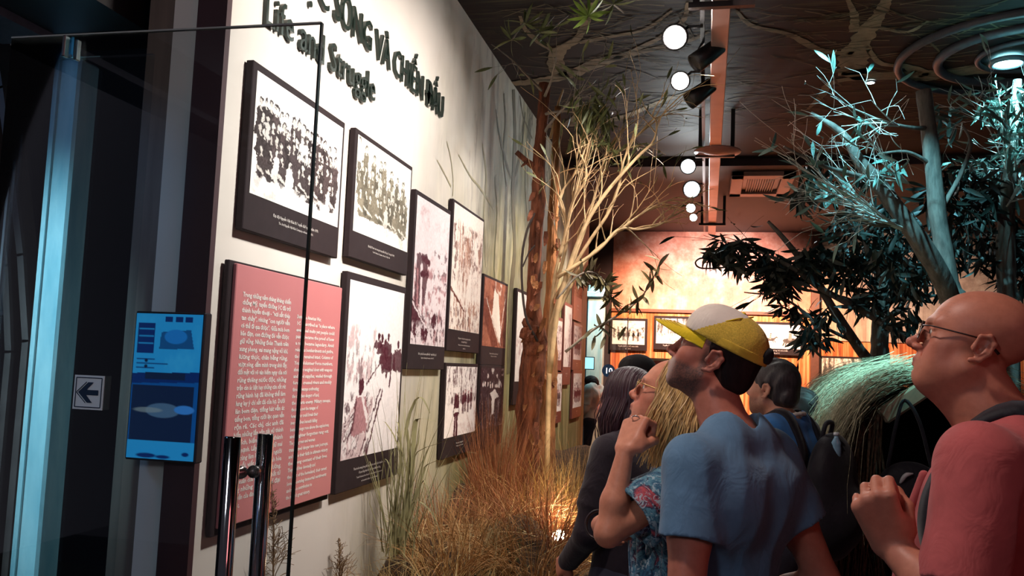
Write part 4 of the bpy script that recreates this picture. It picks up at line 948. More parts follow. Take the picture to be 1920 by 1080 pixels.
for q in ((985, 45), (1012, 62), (1150, 8), (960, 75), (1040, 50)):
    cc = W2(*q, 5.4)
    for k in range(9): a = random.uniform(0, 2*PI); lvo.add(orient(cc, (math.cos(a), random.uniform(-.6, .3), math.sin(a)*.7)))
lim.build(60); lvo.build(60)
for q in ((985, 45), (1012, 62), (1150, 8), (960, 75), (1040, 50)):
    cc = W2(*q, 5.4); tb = MB().tube([cc, Vector((cc.x+.05, cc.y+.2, CEIL-.02))], .006, 5); to_local(tb, e).build('twig', TWIG_GREY, e)

TY2 = 6.9
e = empty('paperbark_tree', (W2(1020, 960, TY2).x, TY2, .5)); tag(e, 'second paler paperbark tree, just right of the reddish trunk', 'tree', 'trees along the photo wall')
L2p = [(1018, 990, TY2), (1020, 880, TY2), (1024, 780, TY2), (1028, 700, TY2), (1030, 620, TY2), (1034, 540, TY2), (1036, 440, TY2), (1041, 340, TY2), (1043, 260, TY2), (1046, 200, TY2)]
to_local(trunk_mb(px_path(L2p), [wr(w_, TY2) for w_ in (44, 42, 38, 36, 30, 22, 20, 18, 15, 12)], 14, 60, .10, 5), e).build('trunk', BARK_TAN, e, True)
for i in range(20):
    y = random.uniform(320, 950); x = np.interp(y, [200, 620, 990], [1046, 1030, 1018])+random.uniform(-12, 14); p = W2(x, y, TY2-random.uniform(.03, .1)); m = MB(); ln = random.uniform(.05, .14); pts = [p]; d = Vector((random.uniform(-.3, .3), -.25, -1)).normalized()
    for k in range(3): pts.append(pts[-1]+d*ln/3); d = (d+Vector((.1, -.4, .1))).normalized()
    m.ribbon(pts, [.03, .04, .03, .008], Vector((1, 0, 0))); to_local(m, e).build('bark_flake', random.choice((BARK_RED, BARK_TAN)), e)
sp = W2(1060, 165, TY2); st = MB().tube(px_path([(1032, 260, TY2), (1048, 190, TY2), (1056, 168, TY2)]), [.012, .01, .008], 6); to_local(st, e).build('branch', TWIG_PALE, e)

# bare pale shrub fanning up to the right
SY = 6.0
e = empty('bare_shrub', (W2(1035, 660, SY).x, SY, .5)); tag(e, 'bare pale branching shrub fanning up between the trunks and the ceiling', 'shrub')
MAIN = [[(1025, 900), (1030, 700), (1036, 600), (1075, 490), (1100, 420), (1120, 350), (1135, 290), (1145, 270)], [(1030, 700), (1050, 560), (1090, 440), (1130, 370), (1190, 300), (1225, 265), (1231, 230), (1222, 218)],
        [(1030, 640), (1040, 520), (1065, 420), (1085, 340), (1105, 270)], [(1040, 600), (1090, 500), (1140, 450), (1190, 410), (1230, 385), (1270, 370)], [(1040, 560), (1100, 460), (1140, 400), (1160, 350), (1170, 300), (1190, 260), (1215, 235)],
        [(1035, 560), (1060, 470), (1070, 390), (1100, 330), (1085, 280)], [(1045, 520), (1120, 470), (1160, 430), (1200, 430), (1240, 420), (1262, 400)], [(1050, 480), (1062, 420), (1050, 370), (1075, 330), (1090, 300)]]
mbr = []
for i, pl in enumerate(MAIN):
    path = smooth_path([W2(x, y, SY-.12*math.sin(i*2.3)-.25*j/len(pl)*((i % 3)-1)) for j, (x, y) in enumerate(pl)], 26)
    rr = np.linspace(wr(11 if i < 2 else 8, SY), .004, 27); m = MB().tube(path, list(rr), 7); to_local(m, e).build('branch', TWIG_PALE, e, True); mbr.append(path)
tb = MB(); ends = []
for path in mbr:
    for k in range(8, 27, 2):
        t = (path[min(k+1, 26)]-path[k-1]).normalized(); d = (t+Vector((random.gauss(.05, .5), random.gauss(0, .4), random.gauss(.1, .4)))).normalized()
        twigs(tb, path[k], d, random.uniform(.2, .55), .0055, 1, .45, .2, (1, 2), ends, -.01, 4)
to_local(tb, e).build('twigs', TWIG_PALE, e)['kind'] = 'stuff'
lv = Leaves(e, leaf_mesh('shrub_leaf', .09, .02, LEAF_OLIVE))
for p, d in random.sample(ends, min(60, len(ends))): lv.add(orient(p, d))
for k in range(26): lv.add(orient(W2(random.gauss(1165, 40), random.gauss(290, 14), SY), (random.gauss(0, 1), random.gauss(0, 1), random.gauss(-.2, .6))))
lv.build(80)
# low leafy sprigs at the end of the photo wall
LEAF_BROWN = simple('brown_green_leaf', lin(84, 76, 48), .5, var=.4, scale=20)
for nm, lab, path, Y, rad, sd in (('leafy_sprig', 'thin leafy sprig with separate pointed leaves before the orange wall', [(1060, 660), (1110, 620), (1160, 590), (1200, 560), (1225, 520), (1238, 490)], 5.7, (.010, .003), 1),
                                  ('leafy_sprig', 'drooping olive leaf cluster beside the end of the photo wall', [(1045, 560), (1080, 520), (1110, 510), (1135, 530), (1145, 560)], 5.9, (.009, .003), 2)):
    pp = [W2(x, y, Y) for x, y in path]; e = empty(nm, pp[0]); tag(e, lab, 'plant', 'leafy sprigs by the wall end')
    sp = smooth_path(pp, 24); to_local(MB().tube(sp, list(np.linspace(rad[0], rad[1], 25)), 6), e).build('stem', TWIG_GREY, e, True)
    lv = Leaves(e, leaf_mesh('sprig_leaf', .105, .026, LEAF_BROWN))
    for k in range(6, 25):
        for q in range(2 if sd == 1 else 4): lv.add(orient(sp[k], Vector((random.gauss(.1, .5), random.gauss(-.2, .4), random.gauss(-.5 if sd == 2 else .0, .7)))))
    if sd == 1:
        for k in range(7): lv.add(orient(W2(1150+random.gauss(0, 25), 615+random.gauss(0, 14), Y), (random.gauss(0, .5), -.2, -1)))
    lv.build(200)

# ------------------------------------------------------------------ right-hand trees
def rtree(label, trunks, mt, Y0, cat='tree', group='trees lit cyan on the right'):
    b = W2(trunks[0][0][0][0], trunks[0][0][0][1], Y0); e = empty('eucalyptus_tree', (b.x, Y0, 0)); tag(e, label, cat, group)
    for i, (pl, wd) in enumerate(trunks):
        pts = [W2(*p) if len(p) == 3 else W2(p[0], p[1], Y0) for p in pl]
        if i == 0: pts = [Vector((pts[0].x, pts[0].y, 0))]+pts; wd = (wd[0]*1.1,)+tuple(wd)
        to_local(trunk_mb(pts, [wr(w_, Y0) for w_ in wd], 12, 36 if i == 0 else 22, .07, 11+i), e).build('trunk' if i == 0 else 'branch', mt, e, True)
    return e
def sprays(e, items, twm, Y, leafme=None, every=2, single=60, dep=2, r0=.007):
    tb = MB(); ends = []
    for (x0, y0), (x1, y1), sp, n in items:
        a, b = W2(x0, y0, Y), W2(x1, y1, Y-.3)
        for k in range(n):
            d = (b-a); L_ = d.length*random.uniform(.7, 1.1); twigs(tb, a+d*random.uniform(0, .25), d.normalized()+Vector((random.gauss(0, sp), random.gauss(0, sp), random.gauss(0, sp))), L_, r0, dep, .45, .08, (1, 3), ends, 0, 4)
    to_local(tb, e).build('twigs', twm, e)['kind'] = 'stuff'
    if leafme:
        lv = Leaves(e, leafme)
        for p, d in ends[::every]: lv.add(orient(p, d+Vector((random.gauss(0, .5), random.gauss(0, .5), random.gauss(-.3, .5)))))
        lv.build(single)
def blob(e, lf, spots, Y, single, spread_y=.25):
    lv = Leaves(e, lf)
    for cx, cy, rx_, ry_, n in spots:
        for k in range(n):
            a, q = random.uniform(0, 2*PI), math.sqrt(random.random()); p = W2(cx+rx_*q*math.cos(a), cy+ry_*q*math.sin(a), Y+random.uniform(-spread_y, spread_y))
            lv.add(orient(p, (random.gauss(0, .7), random.gauss(0, .5), random.gauss(-.7, .5))))
    lv.build(single)
LFD = leaf_mesh('dark_leaf', .13, .028, LEAF_DARK); LFC = leaf_mesh('pale_leaf', .12, .022, LEAF_LIT)
Y2 = 5.6
e = rtree('grey tree with one upright trunk and one leaning trunk, lit cyan, right of centre', [
    ([(1800, 640), (1782, 540), (1770, 470), (1758, 400), (1750, 320), (1742, 250), (1732, 170)], (36, 34, 32, 30, 28, 28, 26)),
    ([(1795, 620, 5.6), (1772, 535, 5.45), (1735, 470, 5.35), (1705, 425, 5.3), (1650, 350, 5.25), (1610, 300, 5.2), (1580, 250, 5.2), (1520, 212, 5.2)], (34, 34, 32, 30, 26, 20, 13, 6)),
    ([(1640, 340, 5.25), (1590, 325, 5.1), (1540, 310, 5.0), (1470, 275, 4.9)], (12, 9, 6, 4)), ([(1690, 415, 5.3), (1640, 420, 5.2), (1590, 395, 5.1)], (12, 9, 5)),
    ([(1740, 240, 5.6), (1715, 240, 5.5), (1670, 232, 5.4)], (9, 7, 4)), ([(1750, 310, 5.6), (1700, 285, 5.5), (1635, 290, 5.4)], (8, 6, 3)), ([(1760, 400, 5.6), (1800, 330, 5.6), (1820, 270, 5.6), (1805, 235, 5.6)], (10, 8, 6, 4))],
    BARK_GREY, Y2)
sprays(e, [((1690, 237), (1598, 215), .10, 6), ((1695, 435), (1545, 350), .10, 11), ((1705, 345), (1630, 300), .12, 7), ((1700, 430), (1600, 390), .1, 7)], simple('white_twig', lin(196, 190, 180), .6, var=.2), 5.3, LFC, 9, 60)
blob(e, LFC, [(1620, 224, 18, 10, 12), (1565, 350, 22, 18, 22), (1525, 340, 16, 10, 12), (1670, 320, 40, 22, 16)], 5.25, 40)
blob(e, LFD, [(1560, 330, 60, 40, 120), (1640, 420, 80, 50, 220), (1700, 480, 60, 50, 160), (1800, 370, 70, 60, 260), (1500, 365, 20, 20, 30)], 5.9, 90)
e = rtree('far right tree whose upper trunk is lit bright cyan', [
    ([(1892, 640), (1888, 540), (1886, 460), (1888, 380), (1896, 300), (1902, 220), (1908, 150)], (34, 32, 30, 26, 20, 18, 14)), ([(1886, 400), (1862, 360), (1838, 340)], (12, 8, 5)), ([(1895, 300), (1920, 255), (1945, 230)], (9, 7, 4))],
    BARK_GREY, 6.4)
sprays(e, [((1890, 260), (1840, 195), .15, 6), ((1896, 330), (1860, 280), .2, 5), ((1895, 320), (1935, 250), .2, 6), ((1885, 390), (1930, 330), .2, 6), ((1890, 200), (1920, 160), .2, 5)], simple('ash_twig', lin(190, 190, 184), .6, var=.2), 6.3, LFC, 3, 60)
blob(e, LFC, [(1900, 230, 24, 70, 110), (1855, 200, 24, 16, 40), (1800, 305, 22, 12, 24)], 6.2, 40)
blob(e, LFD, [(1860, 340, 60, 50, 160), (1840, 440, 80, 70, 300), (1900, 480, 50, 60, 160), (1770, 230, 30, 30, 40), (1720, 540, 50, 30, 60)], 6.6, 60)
e = rtree('dark tree behind the thatched hut with leafy boughs reaching left', [
    ([(1650, 720), (1650, 640), (1652, 560), (1652, 490), (1646, 440), (1640, 400)], (32, 30, 27, 24, 20, 14)),
    ([(1640, 690, 6.8), (1609, 651, 6.6), (1563, 581, 6.5), (1527, 521, 6.4), (1473, 451, 6.3), (1440, 415, 6.3)], (20, 18, 15, 13, 9, 5)),
    ([(1712, 642, 6.4), (1659, 608, 6.4), (1607, 577, 6.4), (1540, 541, 6.3), (1482, 500, 6.2), (1420, 470, 6.2)], (15, 13, 12, 10, 7, 4)),
    ([(1640, 590, 6.6), (1590, 560, 6.5), (1520, 545, 6.4), (1450, 520, 6.3)], (7, 5, 4, 3)), ([(1600, 640, 6.6), (1540, 610, 6.4), (1470, 560, 6.3), (1395, 548, 6.3)], (7, 5, 4, 2)), ([(1655, 560, 6.8), (1620, 500, 6.7), (1600, 455, 6.7)], (10, 8, 5)), ([(1660, 600, 6.8), (1700, 560, 6.8), (1730, 500, 6.8)], (9, 7, 4))],
    BARK_GREY, 6.8)
sprays(e, [((1450, 470), (1360, 455), .12, 4), ((1500, 520), (1430, 500), .2, 4), ((1560, 570), (1500, 620), .2, 3), ((1600, 520), (1560, 470), .2, 4)], simple('dark_twig', lin(70, 58, 50), .7, var=.2), 6.4, LFD, 3, 60, 1, .006)
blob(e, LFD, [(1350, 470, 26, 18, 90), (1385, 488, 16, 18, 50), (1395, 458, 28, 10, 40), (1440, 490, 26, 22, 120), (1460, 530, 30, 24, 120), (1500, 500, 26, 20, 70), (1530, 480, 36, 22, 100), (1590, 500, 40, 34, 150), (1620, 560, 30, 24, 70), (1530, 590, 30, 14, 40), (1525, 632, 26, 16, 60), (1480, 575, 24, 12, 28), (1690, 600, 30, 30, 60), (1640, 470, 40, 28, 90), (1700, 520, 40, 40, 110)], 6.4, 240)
tn = px_path([(1370, 500, 6.3), (1340, 503, 6.3), (1312, 502, 6.2), (1304, 492, 6.2), (1315, 484, 6.2), (1335, 488, 6.3)]); to_local(MB().tube(smooth_path(tn, 24), .006, 6), e).build('tendril', LEAF_DARK, e, True)

# ------------------------------------------------------------------ raised bed and dry grasses below the photos
SOIL = simple('dry_soil', lin(64, 46, 34), .95, var=.5, scale=16, bump=1, bdist=.03)
nx, ny = 14, 60; vs = []
def bed_h(x, y): return .52+.16*math.sin(y*1.7+x)+.10*math.sin(y*3.9-2*x)+.05*math.sin(9*x+y*6) - .75*max(0, (x+.95))
for j in range(ny+1):
    for i in range(nx+1):
        x = WX+.01+i/nx*1.1; y = 3.35+j/ny*6.5; vs.append((x, y, max(.0, bed_h(x, y)) if i < nx and 0 < j < ny else 0))
tag(mesh_obj('planting_bed', vs, [(j*(nx+1)+i, j*(nx+1)+i+1, (j+1)*(nx+1)+i+1, (j+1)*(nx+1)+i) for j in range(ny) for i in range(nx)], SOIL, None, True), 'mound of dry brown soil along the foot of the photo wall', 'planting bed')
def grass_mat(name, c, var=.35): return simple(name, c, .7, var=var, scale=6)
G_GOLD = grass_mat('golden_grass', lin(206, 168, 104)); G_TAN = grass_mat('tan_grass', lin(178, 134, 84)); G_RED = grass_mat('russet_grass', lin(150, 92, 58)); G_GREEN = grass_mat('sage_reed', lin(146, 140, 98)); G_PALE = grass_mat('straw_blade', lin(214, 196, 146)); G_DKGR = grass_mat('dark_reed', lin(84, 88, 52))
def blade(mb, p, d, ln, wd, droop, seg=6, side=None):
    d = Vector(d).normalized(); sd = side or d.cross(Vector((random.gauss(0, 1), random.gauss(0, 1), .1))).normalized(); pts = [Vector(p)]; ws = [wd]
    for i in range(seg):
        d = (d+Vector((0, 0, -droop/seg))+Vector((random.gauss(0, .03), random.gauss(0, .03), 0))).normalized(); pts.append(pts[-1]+d*ln/seg); ws.append(wd*(1-(i+1)/seg)**.7+.0006)
    mb.ribbon(pts, ws, sd); return mb
def tuft(label, x, y, n, ln, spread, droop, mt, wd=.005, rad=.06, z=None, lean=(0, 0), seg=6, group='dry grass tufts'):
    z = bed_h(x, y)-.03 if z is None else z; e = empty('grass_tuft', (x, y, z)); tag(e, label, 'grass', group); mb = MB()
    for k in range(n):
        a = random.uniform(0, 2*PI); r = rad*math.sqrt(random.random()); d = Vector((math.cos(a)*spread*random.random()+lean[0], math.sin(a)*spread*random.random()+lean[1], 1))
        blade(mb, (r*math.cos(a), r*math.sin(a), 0), d, ln*random.uniform(.55, 1.1), wd*random.uniform(.6, 1.3), droop*random.uniform(.5, 1.5), seg)
    mb.v = [(max(v[0], WX+.012-x), v[1], v[2]) for v in mb.v]
    mb.build('blades', mt, e)['kind'] = 'stuff'; return e
def TP(px, Y, dx=0): return P(px, 900, 1, Y).x+dx
for lab, px, Y, n, ln, sp, dr, mt, wd, rad in (
    ('golden fluffy grass mound at the bottom edge, nearest the viewer', 790, 4.1, 420, .42, 1.1, 1.6, G_GOLD, .0035, .20),
    ('tan grass mound at the bottom edge, left of the dark reeds', 850, 4.35, 380, .45, .9, 1.3, G_TAN, .004, .18),
    ('russet grass tuft below the wading figure photo', 830, 5.0, 300, .50, .7, 1.0, G_RED, .004, .14),
    ('russet feathery grass tuft left of the tree trunks, taller', 935, 5.7, 420, .62, .45, .5, G_RED, .0035, .14),
    ('tan grass tuft at the foot of the reddish trunk', 965, 5.6, 380, .55, .7, 1.0, G_TAN, .004, .15),
    ('russet grass mound in front of the trunks', 985, 5.2, 420, .46, .9, 1.6, G_RED, .0035, .16),
    ('golden arching grass clump right of the trunks, lit from below', 1052, 5.7, 620, .66, .85, 1.9, G_GOLD, .004, .14),
    ('pale golden grass clump behind the arching clump', 1075, 6.4, 380, .60, .7, 1.5, G_GOLD, .004, .14),
    ('tan grass clump at the far end of the bed', 1085, 7.6, 320, .65, .6, 1.2, G_TAN, .005, .16),
    ('dark reddish grass behind the trunks', 960, 6.6, 300, .50, .5, .8, G_RED, .004, .14),
    ('low straw grass between the mounds, below the pale reed', 905, 4.7, 300, .36, 1.0, 1.2, G_TAN, .004, .2),
    ('straw coloured grass spilling over the front edge of the bed', 1010, 4.5, 420, .50, 1.0, 1.3, G_TAN, .004, .22),
    ('dark russet grass at the bottom edge under the uplight', 1040, 4.8, 380, .42, .9, 1.0, G_RED, .004, .18),
    ('tall russet feathery grass against the wall below the dark crowd photo', 925, 6.1, 420, .75, .35, .5, G_RED, .0035, .12),
    ('golden brown grass mound at the bottom edge between the two reed plants', 880, 4.1, 380, .40, 1.0, 1.5, G_GOLD, .0035, .2),
    ('fine dry grass low against the pale wall, left of the reed clump', 735, 4.0, 120, .45, .5, .4, G_PALE, .0025, .14)):
    tuft(lab, max(TP(px, Y), WX+.10), Y, n, ln, sp, dr, mt, wd, rad)
# tall green reed clump with bent leaves
def reed(label, root, blades, mt, n_fine=0, fine=None):
    e = empty('reed_clump', root); tag(e, label, 'reed')
    for pl, Y, w_ in blades:
        pts = smooth_path([W2(x, y, Y) for x, y in pl], 12); m = MB(); nW = len(pts)
        sd = (RT*.8+FW*.3+UP*random.uniform(-.1, .1)).normalized()
        m.ribbon(pts, [wr(w_, Y)*2*max(.12, math.sin(PI*min(.97, .25+.75*i/nW))) for i in range(nW)], sd); to_local(m, e).build('blade', mt, e, True)
    if fine:
        mb = MB()
        for k in range(n_fine): blade(mb, fine[0]-root+Vector((random.gauss(0, .05), random.gauss(0, .05), 0)), (random.gauss(0, .16), random.gauss(0, .16), 1), fine[1]*random.uniform(.6, 1.1), .006, random.uniform(.1, .6), 7)
        mb.v = [(max(v[0], WX+.012-root[0]), v[1], v[2]) for v in mb.v]; mb.build('fine_blades', mt, e)['kind'] = 'stuff'
    return e
RY = 4.15
rb = W2(745, 1040, RY); rb.x = max(rb.x, WX+.09)
reed('tall grey green reed clump with folded leaves in front of the tall boat photo', rb, [
    ([(740, 1040), (760, 930), (768, 850), (762, 800), (778, 752), (790, 745), (800, 760), (806, 775)], RY, 7), ([(745, 1040), (770, 920), (775, 840), (778, 800), (782, 786), (800, 786), (818, 791)], RY, 9),
    ([(742, 1040), (775, 940), (790, 880), (800, 850), (815, 812)], RY, 3), ([(740, 1040), (770, 900), (780, 850), (820, 832), (850, 822), (900, 806)], RY, 3), ([(745, 1040), (790, 900), (800, 872), (840, 858), (872, 848), (895, 850)], RY, 4),
    ([(735, 1040), (745, 930), (752, 860), (748, 800), (742, 790)], RY, 5), ([(738, 1040), (742, 950), (735, 890), (722, 860), (715, 900)], RY, 3), ([(742, 1040), (765, 960), (785, 940), (812, 965), (830, 1010)], RY, 4),
    ([(740, 1040), (728, 960), (726, 900), (735, 850), (750, 830)], RY, 2.5), ([(750, 1040), (778, 950), (795, 900), (812, 960), (818, 1000)], RY, 3), ([(735, 1040), (755, 900), (744, 830), (725, 795), (718, 790)], RY, 3), ([(740, 1040), (770, 960), (762, 880), (750, 830), (741, 800)], RY, 4),
    ([(742, 1040), (766, 930), (774, 860), (770, 830)], RY, 6), ([(738, 1040), (758, 950), (768, 880), (784, 830), (786, 800)], RY, 4)], G_GREEN, 60, (rb, .85))
r2 = W2(912, 1090, 4.4)
reed('pale broad reed leaf standing above the low grass at the bottom', r2, [([(902, 1080), (905, 1040), (915, 1010), (922, 990), (920, 1000)], 4.4, 10), ([(930, 1070), (938, 1045), (955, 1035), (962, 1045)], 4.4, 7), ([(905, 1085), (900, 1050), (890, 1040), (885, 1048)], 4.4, 6)], G_PALE, 40, (r2, .3))
r3 = W2(945, 1090, 4.5)
reed('dark green leafy reeds low at the bottom, right of the pale leaf', r3, [([(925, 1080), (915, 1050), (900, 1042)], 4.5, 7), ([(940, 1080), (945, 1050), (965, 1040), (975, 1060)], 4.5, 8), ([(930, 1080), (926, 1050), (935, 1035)], 4.5, 8), ([(960, 1085), (975, 1060), (990, 1062), (998, 1080)], 4.5, 7), ([(915, 1085), (905, 1065), (890, 1062)], 4.5, 6)], G_DKGR, 90, (r3, .32))
for k, (x0, y0, x1, y1) in enumerate(((960, 1000, 975, 955), (965, 1010, 945, 960), (985, 990, 1004, 930), (935, 1010, 1000, 985), (1030, 960, 1070, 940))):
    pass
lt = MB()
for k in range(900):    # scattered straw litter on the bed
    x, y = WX+.08+random.random()*.85, random.uniform(3.6, 7.5); blade(lt, (x, y, bed_h(x, y)+.0), (random.gauss(0, 1), random.gauss(0, 1), random.uniform(.1, .9)), random.uniform(.12, .45), .005, .6, 4)
lt.v = [(max(v[0], WX+.012), v[1], v[2]) for v in lt.v]
tag(lt.build('straw_litter', G_PALE), 'loose dry straw stems scattered over the soil mound', 'straw', kind='stuff')
# feathery sprigs against the lower pale wall, just past the glass edge
for lab, px, yb, yt, Y in (('feathery brown sprig rising beside the far handle against the pale wall', 512, 1110, 905, 3.0), ('small feathery sprig low against the pale wall, right of the glass edge', 637, 1110, 1010, 3.6)):
    a = P(px, yb, 0, WX+.05); b = P(px-2, yt, 0, WX+.05); e = empty('feathery_sprig', (a.x, a.y, .0)); tag(e, lab, 'plant', 'feathery sprigs at the wall foot'); mb = MB().tube([Vector((a.x, a.y, 0)), a, (a+b)/2+Vector((.0, .008, 0)), b], [.004, .004, .003, .001], 5)
    for k in range(46):
        t = random.random()**.8; p = a+(b-a)*t; L_ = .10*(1.05-t)
        for q in range(2): twigs(mb, p, (random.uniform(0, .25), random.gauss(0, 1), random.uniform(.3, 1)), L_*random.uniform(.5, 1.2), .0012, 1, .5, .1, (1, 3), None, 0, 3)
    mb.v = [(max(v[0], WX+.004), v[1], v[2]) for v in mb.v]; to_local(mb, e).build('sprig', simple('sprig_brown', lin(120, 92, 62), .8), e)
# lamp hidden in the grass
gl = W2(1048, 1003, 5.0); e = empty('ground_lamp', gl); tag(e, 'small glowing uplight hidden in the grass below the arching clump', 'lamp')
MB().lathe((0, 0, 0), (-.1, -.55, .8), [(.03, -.09), (.045, -.08), (.05, 0), (.042, -.006)], 16).build('housing', HEADM, e, True)
MB().lathe((0, 0, 0), (-.1, -.55, .8), [(.040, -.004), (.038, .001), (.01, .003)], 16).build('lens', emis('ground_bulb', (1, .85, .55, 1), 14), e)
MB().tube([(0, .02, -.05), (0, .03, -(gl.z-bed_h(gl.x, gl.y))-.02)], .012, 8).build('spike', HEADM, e)



# ------------------------------------------------------------------ thatched hut
hx, hz, hy0, hy1 = 1.03, 1.66, 4.25, 5.8; xo = .46
e = empty('thatched_hut', (hx, (hy0+hy1)/2, 0)); tag(e, 'small straw thatched hut with a shaggy roof lit cyan, left of the bald man', 'hut')
THATCH = simple('thatch_straw', lin(150, 142, 116), .85, var=.6, scale=70); THATCH2 = simple('thatch_dark', lin(90, 72, 54), .9, var=.7, scale=60)
def thatch(n, name, mt, x_out, zdrop, side, z0=hz, yy=(hy0, hy1), wd=.006):
    mb = MB()
    for k in range(n):
        y = random.uniform(*yy); p = Vector((hx+random.gauss(0, .03), y, z0+random.gauss(.0, .02))); t0 = random.random()*.65
        L_ = random.uniform(.4, 1.0); pts = []; ws = []
        jy = random.gauss(0, .20) - (.16 if y < hy0+.25 else 0); jz = random.gauss(.012, .022)
        for i in range(7):
            t = min(1.12, t0+(i/6)*(1.08-t0)*L_); s_ = side*x_out*math.sin(min(t, 1)*PI/2*.98)
            pts.append(Vector((p.x+s_+random.gauss(0, .010), y+jy*t, p.z-zdrop*(.30*t+.70*t**3)+jz+.015*math.sin(t*9+k)))); ws.append(wd*(1-.7*i/6)*random.uniform(.7, 1.2))
        mb.ribbon(pts, ws, Vector((random.uniform(-.3, .3), 1, random.uniform(-.2, .6))).normalized())
    o = to_local(mb, e).build(name, mt, e); o['kind'] = 'stuff'; return o
thatch(5200, 'thatch', THATCH, xo+.03, .55, -1); thatch(900, 'thatch', THATCH, .55, .62, 1)
mb = MB()   # solid straw body under the strands
ns = 10; vs = []
for j in range(2):
    for i in range(2*ns+1):
        t = (i-ns)/ns; s_ = math.copysign(math.sin(abs(t)*PI/2*.98), t)*(xo if t < 0 else .5); vs.append((hx+s_, (hy0+.05, hy1)[j], hz-.03-.56*(.30*abs(t)+.70*abs(t)**3)))
n_ = 2*ns+1; mb.add(vs, [(i, i+1, n_+i+1, n_+i) for i in range(2*ns)]); to_local(mb, e).build('roof_body', THATCH2, e, True)
mb = MB()
for k in range(900):    # straw side wall hanging below the eave
    y = random.uniform(hy0+.02, hy1); x = hx-xo+.03+random.gauss(0, .03); z = hz-.45-random.random()*.35; blade(mb, (x, y, z), (random.gauss(0, .12), random.gauss(0, .12), -1), random.uniform(.4, .9), .010, 0, 4)
for k in range(260):
    x = hx-xo+.03+random.random()*.14; blade(mb, (x, hy0+random.gauss(0, .02), hz-.50-.2*random.random()), (random.gauss(0, .1), random.gauss(0, .06), -1), random.uniform(.3, .8), .010, 0, 4)
to_local(mb, e).build('straw_wall', THATCH2, e)['kind'] = 'stuff'
mb = MB()
for k in range(520):
    x = hx-xo-.01+random.random()*.20; t = (hx-x)/(xo+.03); blade(mb, (x, hy0-.04+random.gauss(0, .03), hz-.05-.55*(.30*t+.70*t**3)+random.uniform(-.02, .05)), (random.gauss(-.10, .10), random.gauss(-.04, .05), -1), random.uniform(.35, .95), .010, 0, 4)
to_local(mb, e).build('straw_curtain', THATCH2, e)['kind'] = 'stuff'
vs = [(hx+math.copysign(math.sin(abs(q/8)*PI/2*.98), q)*(xo-.01 if q < 0 else .49), hy1-.06, hz-.05-.56*(.30*abs(q/8)+.70*abs(q/8)**3)) for q in range(-8, 9)]+[(hx+.49, hy1-.06, 0), (hx-xo+.01, hy1-.06, 0)]
WOODD = simple('shaded_wood', lin(30, 24, 24), .85, var=.3, scale=8)
to_local(MB().add(vs, [tuple(range(len(vs)))]), e).build('shade_panel', WOODD, e)  # dark panel added so the opening reads as shaded interior
m = MB().box((hx-xo+.06, (hy0+hy1)/2, .55), (.05, hy1-hy0-.04, 1.1)).box((hx+.45, (hy0+hy1)/2, .6), (.05, hy1-hy0-.04, 1.2)).box((hx, hy1-.03, .65), (.86, .05, 1.3)); to_local(m, e).build('wall', WOODD, e)
for sx in (-xo+.06, .45):
    for yy in (hy0+.05, hy1-.05): to_local(MB().tube([(hx+sx, yy, 0), (hx+sx, yy, 1.22)], .03, 8), e).build('post', WOODD, e, True)
ga, gb = W2(1652, 782, hy0-.06), W2(1742, 722, hy0-.06)
d_ = gb-ga; to_local(MB().box((ga+gb)/2, (d_.length, .05, .075), Matrix.Rotation(-math.atan2(d_.z, d_.x), 3, 'Y'), .01), e).build('eave_board', simple('eave_pale', lin(168, 160, 132), .7, var=.25, scale=6), e)
# ================================================================== people: signed-distance bodies meshed with surface nets
def surface_nets(F, x0, h):
    """F: float32 grid (negative inside); returns verts, quads"""
    S = F < 0
    c = S[:-1, :-1, :-1].astype(np.int8)
    tot = np.zeros_like(c)
    for i in (0, 1):
        for j in (0, 1):
            for k in (0, 1): tot += S[i:S.shape[0]-1+i, j:S.shape[1]-1+j, k:S.shape[2]-1+k]
    mask = (tot > 0) & (tot < 8); I, J, K = np.nonzero(mask); n = len(I)
    idx = np.full(mask.shape, -1, np.int32); idx[I, J, K] = np.arange(n)
    pos = np.zeros((n, 3), np.float64); cnt = np.zeros(n)
    cor = [(i, j, k) for i in (0, 1) for j in (0, 1) for k in (0, 1)]; val = {q: F[I+q[0], J+q[1], K+q[2]].astype(np.float64) for q in cor}
    for q in cor:
        for ax in range(3):
            if q[ax]: continue
            q2 = list(q); q2[ax] = 1; a, b = val[q], val[tuple(q2)]; m = (a < 0) != (b < 0)
            t = np.where(m, a/np.where(m, a-b, 1), 0); p = np.zeros((n, 3)); p[:] = q; p[:, ax] = t; pos[m] += p[m]; cnt[m] += 1
    pos = (pos/cnt[:, None]+np.stack([I, J, K], 1))*h+np.array(x0)
    faces = []
    for ax in range(3):
        b, c_ = (ax+1) % 3, (ax+2) % 3; sl0 = [slice(None)]*3; sl1 = [slice(None)]*3; sl0[ax] = slice(0, -1); sl1[ax] = slice(1, None)
        A, B = S[tuple(sl0)], S[tuple(sl1)]; ch = A != B; E = np.array(np.nonzero(ch)).T
        ok = (E[:, b] > 0) & (E[:, c_] > 0) & (E[:, b] < mask.shape[b]) & (E[:, c_] < mask.shape[c_]); E = E[ok]; ins = A[tuple(E.T)]
        q = []
        for db, dc in ((-1, -1), (0, -1), (0, 0), (-1, 0)):
            e = E.copy(); e[:, b] += db; e[:, c_] += dc; q.append(idx[tuple(e.T)])
        q = np.stack(q, 1); q[~ins] = q[~ins][:, ::-1]; faces.append(q)
    f = np.vstack(faces); f = f[(f >= 0).all(1)]
    return pos, f
def rotm(ax, deg): return np.array(Matrix.Rotation(math.radians(deg), 3, ax))
